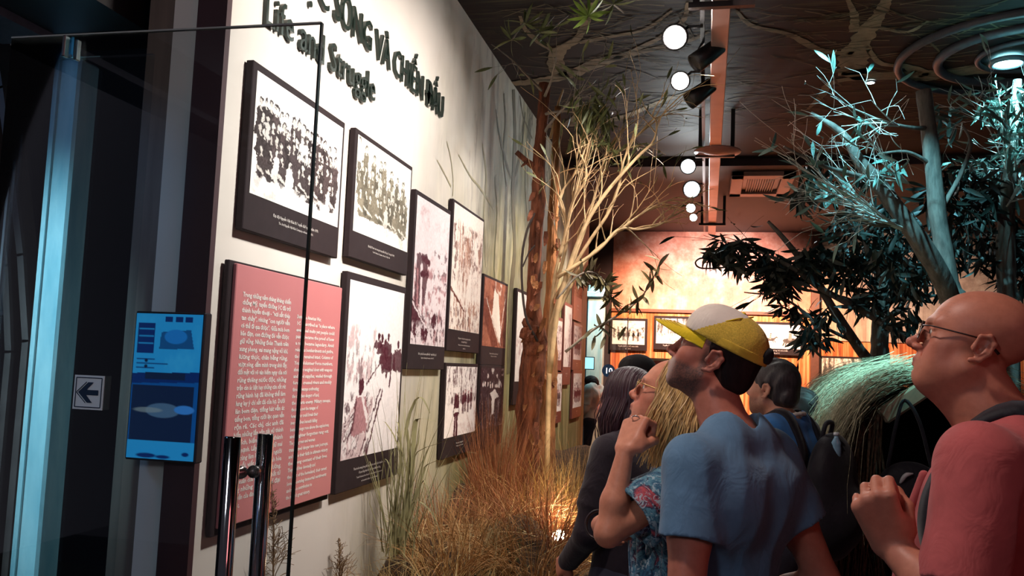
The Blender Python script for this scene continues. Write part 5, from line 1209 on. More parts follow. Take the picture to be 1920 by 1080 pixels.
class Sdf:
    def __init__(s): s.p = []; s.R = np.eye(3); s.T = np.zeros(3); s.mod = []
    def frame(s, R=None, T=(0, 0, 0)): s.R = np.eye(3) if R is None else np.array(R, float); s.T = np.array(T, float); return s
    def w(s, p): return s.R @ np.array(p, float)+s.T
    def ell(s, c, r, k=.02, op='u', rot=None):
        Rl = s.R if rot is None else s.R @ np.array(rot); s.p.append(('e', s.w(c), np.array(r, float)*np.ones(3), Rl, k, op)); return s
    def cap(s, a, b, ra, rb=None, k=.02, op='u'):
        s.p.append(('c', s.w(a), s.w(b), float(ra), float(ra if rb is None else rb), k, op)); return s
    def flat(s, a, b, ra, rb, k=.02, op='u'):
        s.p.append(('f', s.w(a), s.w(b), float(ra), float(rb), k, op)); return s
    def chain(s, pts, rs, k=.02, op='u'):
        for i in range(len(pts)-1): s.cap(pts[i], pts[i+1], rs[i], rs[i+1], k, op)
        return s
    def copy(s):
        o = Sdf(); o.p = list(s.p); o.R, o.T = s.R, s.T; o.mod = list(s.mod); return o
    def mesh(s, h, lo=None, hi=None, grow=0.0, cut=(), disp=None):
        """grow inflates everything; cut = [(point, normal)] keeps the side the normal points away from"""
        boxes = []
        for q in s.p:
            if q[0] == 'e': ext = np.sqrt(((q[3]*q[2])**2).sum(1)); boxes.append((q[1]-ext, q[1]+ext))
            else: r = max(q[3], q[4]); boxes.append((np.minimum(q[1], q[2])-r, np.maximum(q[1], q[2])+r))
        uni = [b for b, q in zip(boxes, s.p) if q[-1] == 'u']; mar = 3*h+max(0, grow)+.012
        L0 = np.min([b[0] for b in uni], 0)-mar; H0 = np.max([b[1] for b in uni], 0)+mar
        if lo is not None: L0 = np.maximum(L0, lo)
        if hi is not None: H0 = np.minimum(H0, hi)
        n = np.maximum(4, np.ceil((H0-L0)/h).astype(int)+1)
        ax = [(L0[i]+h*np.arange(n[i])).astype(np.float32) for i in range(3)]
        F = np.full(n, .5, np.float32)
        for q, (bl, bh) in zip(s.p, boxes):
            k = q[-2]; m = k+3*h+max(grow, 0)+.01
            i0 = np.clip(np.floor((bl-m-L0)/h).astype(int), 0, n); i1 = np.clip(np.ceil((bh+m-L0)/h).astype(int)+1, 0, n)
            if (i1 <= i0).any(): continue
            sl = tuple(slice(a, b) for a, b in zip(i0, i1)); X, Y, Z = np.meshgrid(*[ax[i][sl[i]] for i in range(3)], indexing='ij', sparse=True)
            if q[0] == 'e':
                c, r, R = q[1], q[2], q[3]; x, y, z = X-c[0], Y-c[1], Z-c[2]
                u = (R[0, 0]*x+R[1, 0]*y+R[2, 0]*z); v = (R[0, 1]*x+R[1, 1]*y+R[2, 1]*z); w_ = (R[0, 2]*x+R[1, 2]*y+R[2, 2]*z)
                k0 = np.sqrt((u/r[0])**2+(v/r[1])**2+(w_/r[2])**2); k1 = np.sqrt((u/r[0]**2)**2+(v/r[1]**2)**2+(w_/r[2]**2)**2)+1e-9; d = k0*(k0-1)/k1
            else:
                a, b = q[1], q[2]; ab = b-a; L2 = max(ab @ ab, 1e-12); x, y, z = X-a[0], Y-a[1], Z-a[2]
                t = np.clip((x*ab[0]+y*ab[1]+z*ab[2])/L2, 0, 1); d = np.sqrt((x-t*ab[0])**2+(y-t*ab[1])**2+(z-t*ab[2])**2)-(q[3]+(q[4]-q[3])*t)
                if q[0] == 'f': d = np.maximum(d, ((X-b[0])*ab[0]+(Y-b[1])*ab[1]+(Z-b[2])*ab[2])/math.sqrt(L2))
            f = F[sl]
            if q[-1] == 'u': hh = np.maximum(k-np.abs(f-d), 0)/max(k, 1e-6); F[sl] = np.minimum(f, d)-hh*hh*k*.25
            else: d = -d-(grow if grow else 0)*0; hh = np.maximum(k-np.abs(f-d), 0)/max(k, 1e-6); F[sl] = np.maximum(f, d)+hh*hh*k*.25
        F -= grow
        if disp is not None:
            X, Y, Z = np.meshgrid(*ax, indexing='ij', sparse=True); F = F+disp(X, Y, Z).astype(np.float32)
        for p_, nn in cut:
            nn = np.array(nn, float); nn /= np.linalg.norm(nn); p_ = np.array(p_, float)
            X, Y, Z = np.meshgrid(*ax, indexing='ij', sparse=True); F = np.maximum(F, ((X-p_[0])*nn[0]+(Y-p_[1])*nn[1]+(Z-p_[2])*nn[2]).astype(np.float32))
        F = np.pad(F, 1, constant_values=.5) if (lo is None and hi is None) else F
        off = L0-(h if (lo is None and hi is None) else 0)
        return surface_nets(F, off, h)
def smooth_mesh(v, f, it=2, lam=.5):
    n = len(v); e = np.vstack([f[:, [0, 1]], f[:, [1, 2]], f[:, [2, 3]], f[:, [3, 0]]]); e = np.vstack([e, e[:, ::-1]])
    deg = np.bincount(e[:, 0], minlength=n).astype(float)
    for _ in range(it):
        a = np.stack([np.bincount(e[:, 0], v[e[:, 1], i], n) for i in range(3)], 1)/np.maximum(deg, 1)[:, None]; v = v+(a-v)*lam
    return v
def sstep(x, a, b): t = np.clip((x-a)/(b-a), 0, 1); return t*t*(3-2*t)

# ---- head, in its own frame: face along +Y, origin between the ears at eye height
def head(S, female=False, heavy=0.0, nose=1.0):
    k = .018
    S.ell((0, -.014, .038), (.074, .099, .080), k)                     # cranium
    S.ell((0, .030, .012), (.064, .066, .072), .03)                     # forehead and temples
    S.ell((0, .030, -.040), (.057+.006*heavy, .060, .075), .03)         # mid face
    S.ell((0, .040, -.084), (.036+.012*heavy, .042, .030), .035)        # lower jaw
    S.ell((0, .080, -.104), (.018, .016, .015), .025)                   # chin
    for s in (-1, 1):
        S.cap((s*.054, .002, -.058), (s*.022, .072, -.102), .014+.004*heavy, .011, .03)   # jaw line
        S.ell((s*.040, .062, -.026), (.021, .020, .017), .025)          # cheek bone
        S.ell((s*.034, .060, -.060), (.021+.004*heavy, .020, .026), .03)  # cheek
        S.cap((s*.012, .093, .019), (s*.040, .080, .020), .009 if female else .011, .008, .018)   # brow
    S.ell((0, .083, -.066), (.027, .021, .027), .025)                   # muzzle
    for s in (-1, 1): S.ell((s*.032, .100, -.001), (.019, .020, .014), .014, 's')   # eye sockets
    for s in (-1, 1):
        S.ell((s*.031, .0765, -.001), (.0135, .0135, .0135), .004)
        S.cap((s*.019, .089, .006), (s*.044, .082, .006), .0042, .0042, .006)     # upper lid
        S.cap((s*.020, .088, -.010), (s*.043, .081, -.008), .0034, .003, .006)    # lower lid
    if heavy > .5:
        for s in (-1, 1): S.cap((s*.021, .094, -.042), (s*.034, .082, -.074), .0022, .0022, .012, 's')
    n = nose
    S.chain([(0, .091, .014), (0, .101*1, -.010), (0, .098+.020*n, -.032)], [.0085, .0085, .0098], .012)   # nose bridge
    S.ell((0, .098+.021*n, -.036), (.0115, .0110, .0100), .008)
    for s in (-1, 1): S.ell((s*.0135, .096+.008*n, -.041), (.0085, .012, .0078), .007)
    S.cap((0, .094, -.044), (0, .112, -.045), .006, .005, .006)
    for s in (-1, 1): S.ell((s*.0075, .102+.006*n, -.0495), (.0042, .0065, .005), .003, 's')   # nostrils
    lr = .0062 if female else .0050
    S.chain([(-.023, .088, -.071), (-.009, .1025, -.0665), (0, .103, -.068), (.009, .1025, -.0665), (.023, .088, -.071)], [.003, lr, lr, lr, .003], .006)
    S.chain([(-.021, .088, -.0735), (0, .1005, -.0785), (.021, .088, -.0735)], [.003, lr*1.15, .003], .006)
    S.chain([(-.023, .092, -.0722), (0, .1075, -.0735), (.023, .092, -.0722)], [.0012, .0016, .0012], .002, 's')
    S.ell((0, .099, -.0885), (.016, .006, .005), .008, 's')             # fold over the chin
    for s in (-1, 1):                                                   # ears
        R = rotm('Z', s*-22) @ rotm('X', 10); c = np.array((s*.076, -.012, -.010))
        e = lambda v: tuple(c+R @ np.array(v))
        S.chain([e((s*.000, .015, -.005)), e((s*.006, .012, .022)), e((s*.010, -.004, .030)), e((s*.012, -.018, .018)), e((s*.010, -.018, -.004)), e((s*.006, -.008, -.024)), e((s*.002, .008, -.031))], [.0035, .0042, .0045, .0045, .0042, .0045, .0055], .006)
        S.ell(e((s*.003, -.002, .001)), (.0045, .015, .024), .006, 'u', R)
        S.chain([e((s*.008, -.008, .016)), e((s*.008, -.010, -.002)), e((s*.006, .000, -.014))], [.003, .0035, .003], .005)
        S.ell(e((s*.008, .003, -.003)), (.0060, .0075, .0095), .004, 's', R)
        S.ell(e((s*.004, .013, -.005)), (.004, .004, .007), .005)
def hand(S, W, d, nrm, side, curl=(40, 40, 40, 40), thumb=20, sc=1.0, spread=4, k=.008, tcurl=25, tlat=42, tn=.35):
    """W wrist, d pointing along the hand, nrm towards the palm side; thumb on +side lateral"""
    W = np.array(W, float); d = np.array(d, float); d /= np.linalg.norm(d); nrm = np.array(nrm, float); nrm -= d*(nrm @ d); nrm /= np.linalg.norm(nrm); lat = np.cross(d, nrm)*side
    g = lambda l, a, n: W+(d*l+lat*a+nrm*n)*sc
    for a, l in ((.028, .088), (.010, .092), (-.010, .089), (-.027, .082)): S.cap(g(.012, a*.62, 0), g(l, a, -.002), .0155*sc, .0112*sc, .014)
    S.ell(g(.035, .026, .010), np.array((.018, .018, .018))*sc, .016)
    for i, (a, l, ln) in enumerate(((.029, .090, .072), (.010, .095, .080), (-.010, .091, .074), (-.028, .083, .058))):
        p = g(l, a, -.002); ang = 0; c = curl[i]; r = (.0095, .0098, .0092, .0080)[i]*sc; sp = math.radians(spread*(1.5-i))
        dirs = []
        for j, (fr, mul) in enumerate(((.46, 1.0), (.30, 1.15), (.24, .75))):
            ang += c*mul; t = math.radians(min(ang, 250)); dv = d*math.cos(t)*math.cos(sp)+nrm*math.sin(t)+lat*math.sin(sp)*math.cos(t); q = p+dv*ln*fr*sc
            S.cap(p, q, r*(1-.07*j), r*(.93-.09*j), .004); p = q
    p = g(.020, .030, .010); dv = d*math.cos(math.radians(tlat))+lat*math.sin(math.radians(tlat))+nrm*tn; dv /= np.linalg.norm(dv); t = math.radians(thumb)
    for j, ln in enumerate((.040, .034, .028)):
        q = p+dv*ln*sc; S.cap(p, q, (.0135, .0112, .0098)[j]*sc, (.0115, .0100, .0080)[j]*sc, .008); p = q
        dv = dv*math.cos(math.radians(tcurl))-lat*math.sin(math.radians(tcurl))*.8+nrm*math.sin(t)*.5; dv /= np.linalg.norm(dv)
    return S
class Person:
    """pose in local coordinates: faces +Y, z up from the floor, root turned by yaw about z"""
    def __init__(s, label, x, y, yaw, H=1.76, female=False, heavy=0.0, headdir=(0, 0, 0), lean=0.0, skin=(205, 140, 112), group=None, nose=1.0):
        s.e = empty('person', (x, y, 0), math.radians(yaw)); tag(s.e, label, 'person', group); s.k = H/1.76; s.H = H; s.fem = female; s.heavy = heavy; s.skin = skin
        k = s.k; wd = .86 if female else 1.0
        s.sh = [np.array((sg*.165*wd*k, -.01, 1.425*k)) for sg in (-1, 1)]      # left is -X when facing +Y
        s.head_c = np.array((0, .028+lean, 1.645*k)); yw, pt, rl = headdir
        s.HR = rotm('Z', yw) @ rotm('X', pt) @ rotm('Y', rl); s.nose = nose
    def torso(s, S, g=0.0):
        k, w_, hv = s.k, (.88 if s.fem else 1.0), s.heavy
        S.frame()
        S.ell((0, .012, 1.29*k), (.158*w_*k+g, .108*k+.015*hv+g, .185*k), .06); S.ell((0, .015+.02*hv, 1.08*k), (.140*w_*k+.02*hv+g, .105*k+.03*hv+g, .19*k), .08)
        S.ell((0, -.005, .93*k), (.165*k+g, .118*k+g, .15*k), .08)
        S.cap(s.sh[0]*[.86, 1, 1], s.sh[1]*[.86, 1, 1], .052*k+g, .052*k+g, .05)
        for sg in (-1, 1): S.cap((sg*.120*w_*k, -.018, 1.435*k), (sg*.035, -.018, 1.50*k), .042*k+g, .040*k+g, .04); S.ell((sg*.075*w_*k, -.075, 1.33*k), (.075*k+g, .045+g, .11*k), .05)
        S.cap((-.055, -.032, 1.468*k), (.055, -.032, 1.468*k), .044*k+g, .044*k+g, .03)
        if s.fem:
            for sg in (-1, 1): S.ell((sg*.075*k, .095, 1.265*k), (.062, .055, .062), .04)
        else: S.ell((0, .06, 1.32*k), (.13*k+g, .06+g, .09*k), .06)
    def legs(s, S, g=0.0):
        k = s.k
        for sg in (-1, 1): S.chain([(sg*.088*k, -.005, .92*k), (sg*.095*k, .015, .50*k), (sg*.10*k, -.02, .10*k)], [.085*k+g, .056*k+g, .040*k+g], .03)
    def arm(s, S, side, E, W, g=0.0, fore=True, r=1.0):
        sh = s.sh[0 if side < 0 else 1]; k = s.k*r*(.88 if s.fem else 1.0); E = np.array(E, float); W = np.array(W, float); S.frame()
        S.cap(sh, E, .051*k+g, .040*k+g, .03)
        if g == 0: S.ell(sh*.55+E*.45, np.array((.046, .046, .075))*k, .03)
        if fore: m = E*.62+W*.38; S.chain([E, m, W], [.039*k+g, .041*k+g, .0265*k+g], .02)
    def neck(s, S, g=0.0, r=1.0):
        S.frame(); c = s.head_c+s.HR @ np.array((0, -.02, -.075)); w_ = (.82 if s.fem else 1.0)*r
        S.cap((0, -.012, 1.44*s.k), tuple(c), .060*w_+g, .054*w_+g, .03)
    def body_mesh(s, S, tint=None, hh=.0032, hb=.0065, mt=None, zcut=None):
        zc = (s.head_c[2]-.155) if zcut is None else zcut
        vb, fb = S.mesh(hb, hi=np.array((9, 9, zc+hb*1.2))); vh, fh = S.mesh(hh, lo=np.array((-9, -9, zc-hh)))
        vh = smooth_mesh(vh, fh, 1, .4); vb = smooth_mesh(vb, fb, 1, .4)
        v = np.vstack([vb, vh]); f = np.vstack([fb, fh+len(vb)])
        L = (v-s.head_c) @ s.HR; base = np.array(lin(*s.skin)[:3]); c = np.tile(base, (len(v), 1)); inh = (L[:, 2] > -.16) & (np.abs(L[:, 0]) < .12) & (np.abs(L[:, 1]) < .16)
        lip = np.exp(-((L[:, 2]+.0725)/.0085)**4-(L[:, 0]/.022)**4)*(L[:, 1] > .080)*inh; c = c*(1-lip[:, None]*.8)+np.array(lin(168, 84, 80)[:3])*lip[:, None]*.8
        red = np.exp(-((np.abs(L[:, 0])-.04)/.022)**2-((L[:, 2]+.04)/.025)**2)*(L[:, 1] > .03)*inh; c *= 1-red[:, None]*np.array((0, .22, .2)); red = np.exp(-(L[:, 0]/.014)**2-((L[:, 2]+.038)/.016)**2)*(L[:, 1] > .09)*inh; c *= 1-red[:, None]*np.array((0, .2, .2))
        if tint is not None: c = tint(L, c, inh)
        o = mesh_obj('body', v, f, mt or SKIN, s.e, True, {'Tint': c}); return o
    def eyes(s, iris=(70, 60, 50)):
        for sg in (-1, 1):
            mb = MB().lathe((0, 0, 0), (0, 1, 0), [(.0005, -.012)]+[(.0122*math.sin(a), -.0122*math.cos(a)) for a in np.linspace(.3, 2.55, 10)]+[(.0005, .0122)], 16)
            o = mb.build('eye', EYEM, s.e, True); c = s.head_c+s.HR @ np.array((sg*.031, .0795, -.001)); m = Matrix(s.HR.tolist()).to_4x4(); m.translation = c; o.data.transform(m)
            ir = MB().lathe((0, .0118, 0), (0, 1, 0), [(.0058, -.0018), (.0054, .0002), (.001, .0012)], 14).build('iris', simple('iris_%d' % iris[0], lin(*iris), .2) if ('iris_%d' % iris[0]) not in bpy.data.materials else bpy.data.materials['iris_%d' % iris[0]], o, True); ir.data.transform(m)
    def H2(s, p): return s.head_c+s.HR @ np.array(p, float)
    def cloth(s, name, S, mt, h=.006, cut=(), disp=None, sm=1, lab=None):
        v, f = S.mesh(h, cut=cut, disp=disp); v = smooth_mesh(v, f, sm, .5); o = mesh_obj(name, v, f, mt, s.e, True)
        if lab: o['label'] = lab
        return o
def folds(amp, seed, fz=24, fx=26):
    r = np.random.default_rng(seed); q = [(r.uniform(.5, 1.4)*fx*r.choice((-1, 1)), r.uniform(-.6, .6)*fx, r.uniform(.3, 1.3)*fz, r.uniform(0, 6.3)) for _ in range(5)]
    def d(X, Y, Z):
        o = 0
        wz = .35*np.sin(9*X+7*Z+seed)+.3*np.sin(11*Z-8*Y)
        for a, b, c, p in q: o = o+np.sin(a*X+b*Y+c*Z+p+2.2*wz)
        return (np.abs(o/2.2)-.8)*amp
    return d
def skin_material():
    t = NT('skin'); a = t.n('ShaderNodeAttribute', attribute_name='Tint'); v = t.coord('Object'); nz = t.noise(v, 55, 4); n2 = t.noise(v, 420, 3)
    t.set(Base_Color=t.mix(1.0, a.outputs[0], t.ramp(nz, [(.25, (.84, .78, .76, 1)), (.7, (1, 1, 1, 1))]), 'MULTIPLY'), Roughness=.46, Specular_IOR_Level=.4, Subsurface_Weight=.08, Subsurface_Scale=.008)
    t.bump(n2, .12, .0015); return t.m
SKIN = skin_material(); EYEM = simple('eyeball', lin(214, 204, 196), .15, var=.03)
def fabric(name, c, var=.14, scale=30, rough=.85, weave=900):
    t = NT(name); v = t.coord('Object'); nz = t.noise(v, scale, 5)
    t.set(Base_Color=t.ramp(nz, [(.3, tuple(max(0, x*(1-var)) for x in c[:3])+(1,)), (.7, tuple(min(1, x*(1+var)) for x in c[:3])+(1,))]), Roughness=rough, Specular_IOR_Level=.2, Sheen_Weight=.15)
    cr = t.noise(t.coord('Object', (1, 1, .7)), 13, 3, .55, 1.2); t.bump(t.math('ADD', t.math('MULTIPLY', cr, 3.0), t.math('MULTIPLY', t.noise(v, weave, 2), .12)), .32, .006); return t.m
HAIR_DARK = simple('dark_hair', lin(40, 28, 28), .6, spec=.2, var=.35, scale=60, stretch=(1, 1, .15), bump=.5)
HAIR_BLONDE = simple('blonde_hair', lin(226, 180, 116), .4, var=.45, scale=50, stretch=(1, 1, .1), bump=.5)
def yaw_of(dx, dy): return math.degrees(math.atan2(-dx, dy))

# ---- 1. bald man in the pink shirt, right foreground
hc = PY(1829, 644, 2.08)
H = 1.80
yw = yaw_of(-.964, .266)
bald = Person('bald man in glasses and a salmon pink shirt, one fist raised to his chest', 0, 0, yw, H, heavy=.6, headdir=(0, 16, 0), lean=.035, skin=(204, 132, 108), nose=1.15)
bald.head_c[2] = hc.z
Rz = Matrix.Rotation(math.radians(yw), 3, 'Z'); loc = Vector((hc.x, hc.y, 0)) - Rz @ Vector((bald.head_c[0], bald.head_c[1], 0)); bald.e.location = loc
def loc_of(pr, p): return np.array(pr.e.rotation_euler.to_matrix().transposed() @ (Vector(p)-pr.e.location))
# near (left) forearm comes up to the fist in front of the chest
R_inv = np.array(bald.e.rotation_euler.to_matrix().transposed())
bW = loc_of(bald, PY(1676, 1030, 1.90)); bE = loc_of(bald, PY(1795, 1140, 1.80)); bK = loc_of(bald, PY(1634, 930, 1.88))
bald.sh = [np.array((-.195, .055, 1.445)), np.array((.188, -.015, 1.452))]
def shirt(pr, mt, arms, g=.012, sleeve=.235, h=.0055, amp=.0035, seed=3, zlow=.84, neck=(.078, .12), ridges=(), lab=None, nz=1.485, name='shirt', extra=None, flare=1.0, gs=.022, arm_r=1.0):
    """short sleeved shirt: inflated torso, flat cut sleeves with open mouths, neck hole, folds"""
    S = Sdf(); k = pr.k*arm_r*(.88 if pr.fem else 1.0); S.frame()
    for sg, E in arms:
        sh = pr.sh[0 if sg < 0 else 1]; E = np.array(E, float); d = E-sh; L = np.linalg.norm(d); d = d/L; c = sh+d*sleeve
        S.flat(sh, c, .051*k+gs, (.046*k+gs*1.15)*flare, .003); r = (.046*k+gs*1.15)*flare; S.cap(c-d*.05, c+d*.12, r-.016, r-.010, .003, 's')
    pr.torso(S, g); S.frame()
    for a, b, r in ridges: S.cap(np.array(a)*pr.k, np.array(b)*pr.k, r, r*.7, .02)
    if extra: extra(S)
    S.frame(); S.cap((0, -.005, nz*pr.k), (0, .03, 1.75*pr.k), neck[0], neck[1], .006, 's')
    return pr.cloth(name, S, mt, h, [((0, 0, zlow), (0, 0, -1))], folds(amp, seed), 1, lab)
S = Sdf(); bald.torso(S, -.012); bald.legs(S, -.008); bald.neck(S, 0, 1.12); bald.arm(S, -1, bE, bW, r=1.08); bald.arm(S, 1, (.25, .02, 1.10), (.20, .22, 1.02))
hand(S, (.20, .22, 1.02), (-.25, .9, -.1), (-.9, -.2, 0), -1, (50, 50, 50, 50))
dfist = bK-bW; hand(S, bW, dfist, R_inv @ np.array((.35, .9, -.1)), -1, (70, 74, 76, 80), 60, 1.22, 1, .012, 40, 15, .8)
S.frame(bald.HR, bald.head_c); head(S, heavy=1.0, nose=1.15); S.frame()
S.cap(bald.H2((0, .035, -.105)), (0, .045, 1.47*bald.k), .036, .045, .05)     # soft under-chin
def bald_tint(L, c, inh):
    br = np.exp(-((L[:, 2]-.024)/.004)**4-((np.abs(L[:, 0])-.028)/.018)**4)*(L[:, 1] > .07)*inh; c = c*(1-.35*br[:, None])
    fr = (np.sin(L[:, 2]*620+4*np.sin(L[:, 0]*40)) > .82)*(L[:, 2] > .035)*(L[:, 2] < .075)*(L[:, 1] > .06)*inh; return c*(1-.10*fr[:, None])
bald.body_mesh(S, bald_tint, .0026, .0055); bald.eyes((80, 70, 64))
SALMON = fabric('salmon_cotton', lin(188, 92, 92), .12, 14)
def belly(S): S.ell((0, .075, 1.24), (.135, .115, .20), .05); S.ell((0, .10, 1.05), (.15, .12, .2), .06)
shirt(bald, SALMON, ((-1, bE), (1, (.25, .02, 1.10))), .014, .245, .005, .0038, 3, extra=belly, arm_r=1.05)
def trousers(pr, mt, g=.012):
    S = Sdf(); pr.legs(S, g); S.frame(); S.ell((0, -.005, .93*pr.k), (.172*pr.k, .125*pr.k, .13*pr.k), .06)
    pr.cloth('trousers', S, mt, .010, [((0, 0, 1.0*pr.k), (0, 0, 1)), ((0, 0, .045), (0, 0, -1))])
    shoes(pr)
def shoes(pr):
    for sg in (-1, 1):
        S = Sdf(); S.ell((sg*.10*pr.k, .05, .045), (.045, .13, .045), .02); S.ell((sg*.10*pr.k, -.03, .075), (.042, .055, .05), .03); pr.cloth('shoe', S, SHOE, .009, [((0, 0, .001), (0, 0, -1))])
SHOE = fabric('shoe_dark', lin(44, 40, 42)); TRO = fabric('trouser_navy', lin(50, 52, 66)); TRO2 = fabric('trouser_khaki', lin(120, 104, 84))
trousers(bald, TRO2)
def glasses(pr, mt, tw=.072):
    R4 = Matrix(pr.HR.tolist()).to_4x4(); R4.translation = pr.head_c
    mb = MB()
    for sg in (-1, 1):
        mb.torus((sg*.033, .110, -.004), (sg*.12, 1, 0), .0225, .0011, 24, 6, 1.08, .82); mb.tube([(sg*.056, .106, .006), (sg*tw, .090, .009), (sg*(tw+.004), .02, .010), (sg*(tw+.005), -.012, .010)], .0017, 6); mb.tube([(sg*(tw+.005), -.012, .010), (sg*(tw+.004), -.03, .002), (sg*(tw+.002), -.048, -.012)], [.002, .0032, .0036], 6)
    mb.tube([(-.011, .112, .002), (0, .116, .005), (.011, .112, .002)], .0013, 6)
    o = mb.build('glasses', mt, pr.e, True); o.data.transform(R4)
    for sg in (-1, 1):
        q = MB().lathe((sg*.033, .110, -.004), (sg*.12, 1, 0), [(.0215, -.0006), (.0215, .0006)], 24); ln_ = q.build('lens', GLASS, o, True); ln_.data.transform(R4)
glasses(bald, simple('spectacle_dark', lin(52, 34, 34), .35, .3))
# collar ring and placket of the pink shirt
def collar(pr, mt, R=.076, r=.009, nz=1.493, tilt=.035, lab=None):
    S = Sdf(); k = pr.k; pts = [(R*math.cos(a), -.008+R*1.02*math.sin(a), nz*k-tilt*math.sin(a)) for a in np.linspace(0, 2*PI, 22)]
    S.chain(pts, [r]*22, .005); return pr.cloth('collar', S, mt, .0035, lab=lab)
collar(bald, SALMON, .076, .010, 1.492, .012)
S = Sdf(); S.flat((0, .195, 1.30), (0, .205, 1.17), .016, .020, .004); S.chain([(0, .165, 1.40), (0, .205, 1.28), (0, .218, 1.16), (0, .21, .95)], [.010, .011, .011, .010], .01); bald.cloth('placket', S, SALMON, .004)
# ---- 2. man in the yellow and white cap, seen from behind
def place(pr, hw):
    """put the person so that the head centre lies at world point hw (height taken from it)"""
    pr.head_c[2] = hw.z; Rz = pr.e.rotation_euler.to_matrix(); pr.e.location = Vector((hw.x, hw.y, 0)) - Rz @ Vector((float(pr.head_c[0]), float(pr.head_c[1]), 0))
hc = PY(1343, 668, 2.38)
capm = Person('man in a yellow and white cap and a grey blue t-shirt, seen from behind', 0, 0, yaw_of(-.80, .60), 1.715, headdir=(23, 23, 0), lean=.02, skin=(196, 124, 104), nose=1.0)
place(capm, hc)
E1, W1 = (-.225, -.045, 1.08), (-.19, .17, .95); E2, W2_ = (.238, -.125, 1.08), (.20, .10, .95)
capm.sh = [np.array((-.168, -.015, 1.375)), np.array((.158, -.02, 1.375))]
S = Sdf(); capm.torso(S, -.012); capm.legs(S, -.008); capm.neck(S, 0, 1.08); capm.arm(S, -1, E1, W1, r=1.12); capm.arm(S, 1, E2, W2_, r=1.1)
hand(S, W1, (.3, .9, -.3), (.9, -.3, 0), 1, (40, 40, 40, 40)); hand(S, W2_, (-.5, .6, -.5), (-.8, -.6, 0), -1, (40, 40, 40, 40))
S.frame(capm.HR, capm.head_c); head(S); S.frame()
def beard_tint(L, c, inh, col=(92, 74, 70), chin=(190, 178, 172), st=.9):
    rs = np.random.default_rng(3).random(len(L))
    m = sstep(-L[:, 2], .035, .055)*sstep(L[:, 1], -.02, .01)*sstep(-L[:, 2], -.2, -.1)*inh*sstep(.14+L[:, 2], 0, .02)
    m = np.clip(m+sstep(-np.abs(L[:, 1]-.008)+.016, 0, .012)*(L[:, 2] < .035)*(L[:, 2] > -.06)*(np.abs(L[:, 0]) > .06)*inh*.8, 0, 1)
    lip = np.exp(-((L[:, 2]+.0725)/.0085)**4-(L[:, 0]/.022)**4)*(L[:, 1] > .080); m = m*(1-lip)*(.65+.5*rs); m = np.clip(m*st, 0, 1)
    col = np.array(lin(*col)[:3])+(np.array(lin(*chin)[:3])-np.array(lin(*col)[:3]))*(sstep(L[:, 1], .075, .095)*.8)[:, None]
    c = c*(1-m[:, None])+col*m[:, None]
    br = np.exp(-((L[:, 2]-.022)/.0045)**4-((np.abs(L[:, 0])-.028)/.018)**4)*(L[:, 1] > .07)*inh; return c*(1-.6*br[:, None])
capm.body_mesh(S, beard_tint, .0028, .006); capm.eyes((70, 60, 50))
def hair_short(pr, mt, zlo=-.062, front=.0, grow=.005, cut=(), top=True, h=.0035, lab=None, rough=.0022, seed=4, bk=0):
    S = Sdf(); S.frame(pr.HR, pr.head_c); S.ell((0, -.014, .038), (.074+grow, .099+grow, .080+grow*1.6), .01); S.ell((0, -.060, -.030), (.056+grow, .045+grow+bk, .05), .03)
    if top: S.ell((0, .03, .060), (.062+grow, .062+grow, .055+grow*1.8), .02)
    def tr(p): return pr.H2(p)
    cc = [(tr((0, 0, zlo)), pr.HR @ np.array((0, .35, -1))), (tr((0, front, .0)), pr.HR @ np.array((0, 1, -1.05 if top else -.2)))]+[(tr(a), pr.HR @ np.array(b)) for a, b in cut]
    # keep clear of the ears
    for sg in (-1, 1): S.ell((sg*.080, -.010, -.012), (.020, .020, .036), .004, 's')
    r = np.random.default_rng(seed); fr = r.uniform(60, 160, (6, 3)); ph = r.uniform(0, 6, 6)
    def dsp(X, Y, Z):
        o = 0
        for f_, p_ in zip(fr, ph): o = o+np.sin(f_[0]*X+f_[1]*Y+f_[2]*.5*Z+p_)
        return o*rough/2
    return pr.cloth('hair', S, mt, h, cc, dsp, 1, lab)
hair_short(capm, HAIR_DARK, -.068, .004, .004, top=False)
GREYBLUE = fabric('grey_blue_cotton', lin(98, 134, 166), .12, 16)
shirt(capm, GREYBLUE, ((-1, E1), (1, E2)), .018, .172, .0055, .0050, 8, zlow=.84, neck=(.068, .10), nz=1.470, gs=.018, arm_r=1.08, flare=1.12)
collar(capm, GREYBLUE, .063, .007, 1.478, .010); trousers(capm, TRO)
def head_mesh(pr, S, name, parent, h=.0035, cut=(), mats=None, mfun=None, mt=None, sm=1):
    v, f = S.mesh(h, cut=[(pr.H2(a), pr.HR @ np.array(b, float)) for a, b in cut]); v = smooth_mesh(v, f, sm, .5); fm = None
    if mfun is not None: L = (v-pr.head_c) @ pr.HR; fm = mfun(L[f].mean(1)).astype(np.int32)
    return mesh_obj(name, v, f, mt, parent, True, None, mats, fm)
YEL = fabric('cap_yellow', lin(240, 208, 34), .08, 20, .7); YELM = fabric('cap_yellow_mesh', lin(220, 186, 74), .25, 260, .8, 500); CAPW = fabric('cap_white', lin(232, 220, 208), .05, 20); CAPK = fabric('cap_black', lin(30, 28, 32), .1)
S = Sdf(); S.frame(capm.HR, capm.head_c); S.ell((0, -.016, .040), (.083, .109, .090), .01); S.ell((0, .040, .060), (.066, .058, .060), .05)
cap = head_mesh(capm, S, 'cap', capm.e, .003, [((0, 0, .036), (0, .06, -1))], [YELM, CAPW, YEL], lambda L: np.where(L[:, 1] > .066-(L[:, 2]-.040)*1.22, 1, 0))
cap['label'] = 'yellow mesh cap with a white front'
Hm = Matrix(capm.HR.tolist()).to_4x4(); Hm.translation = capm.head_c
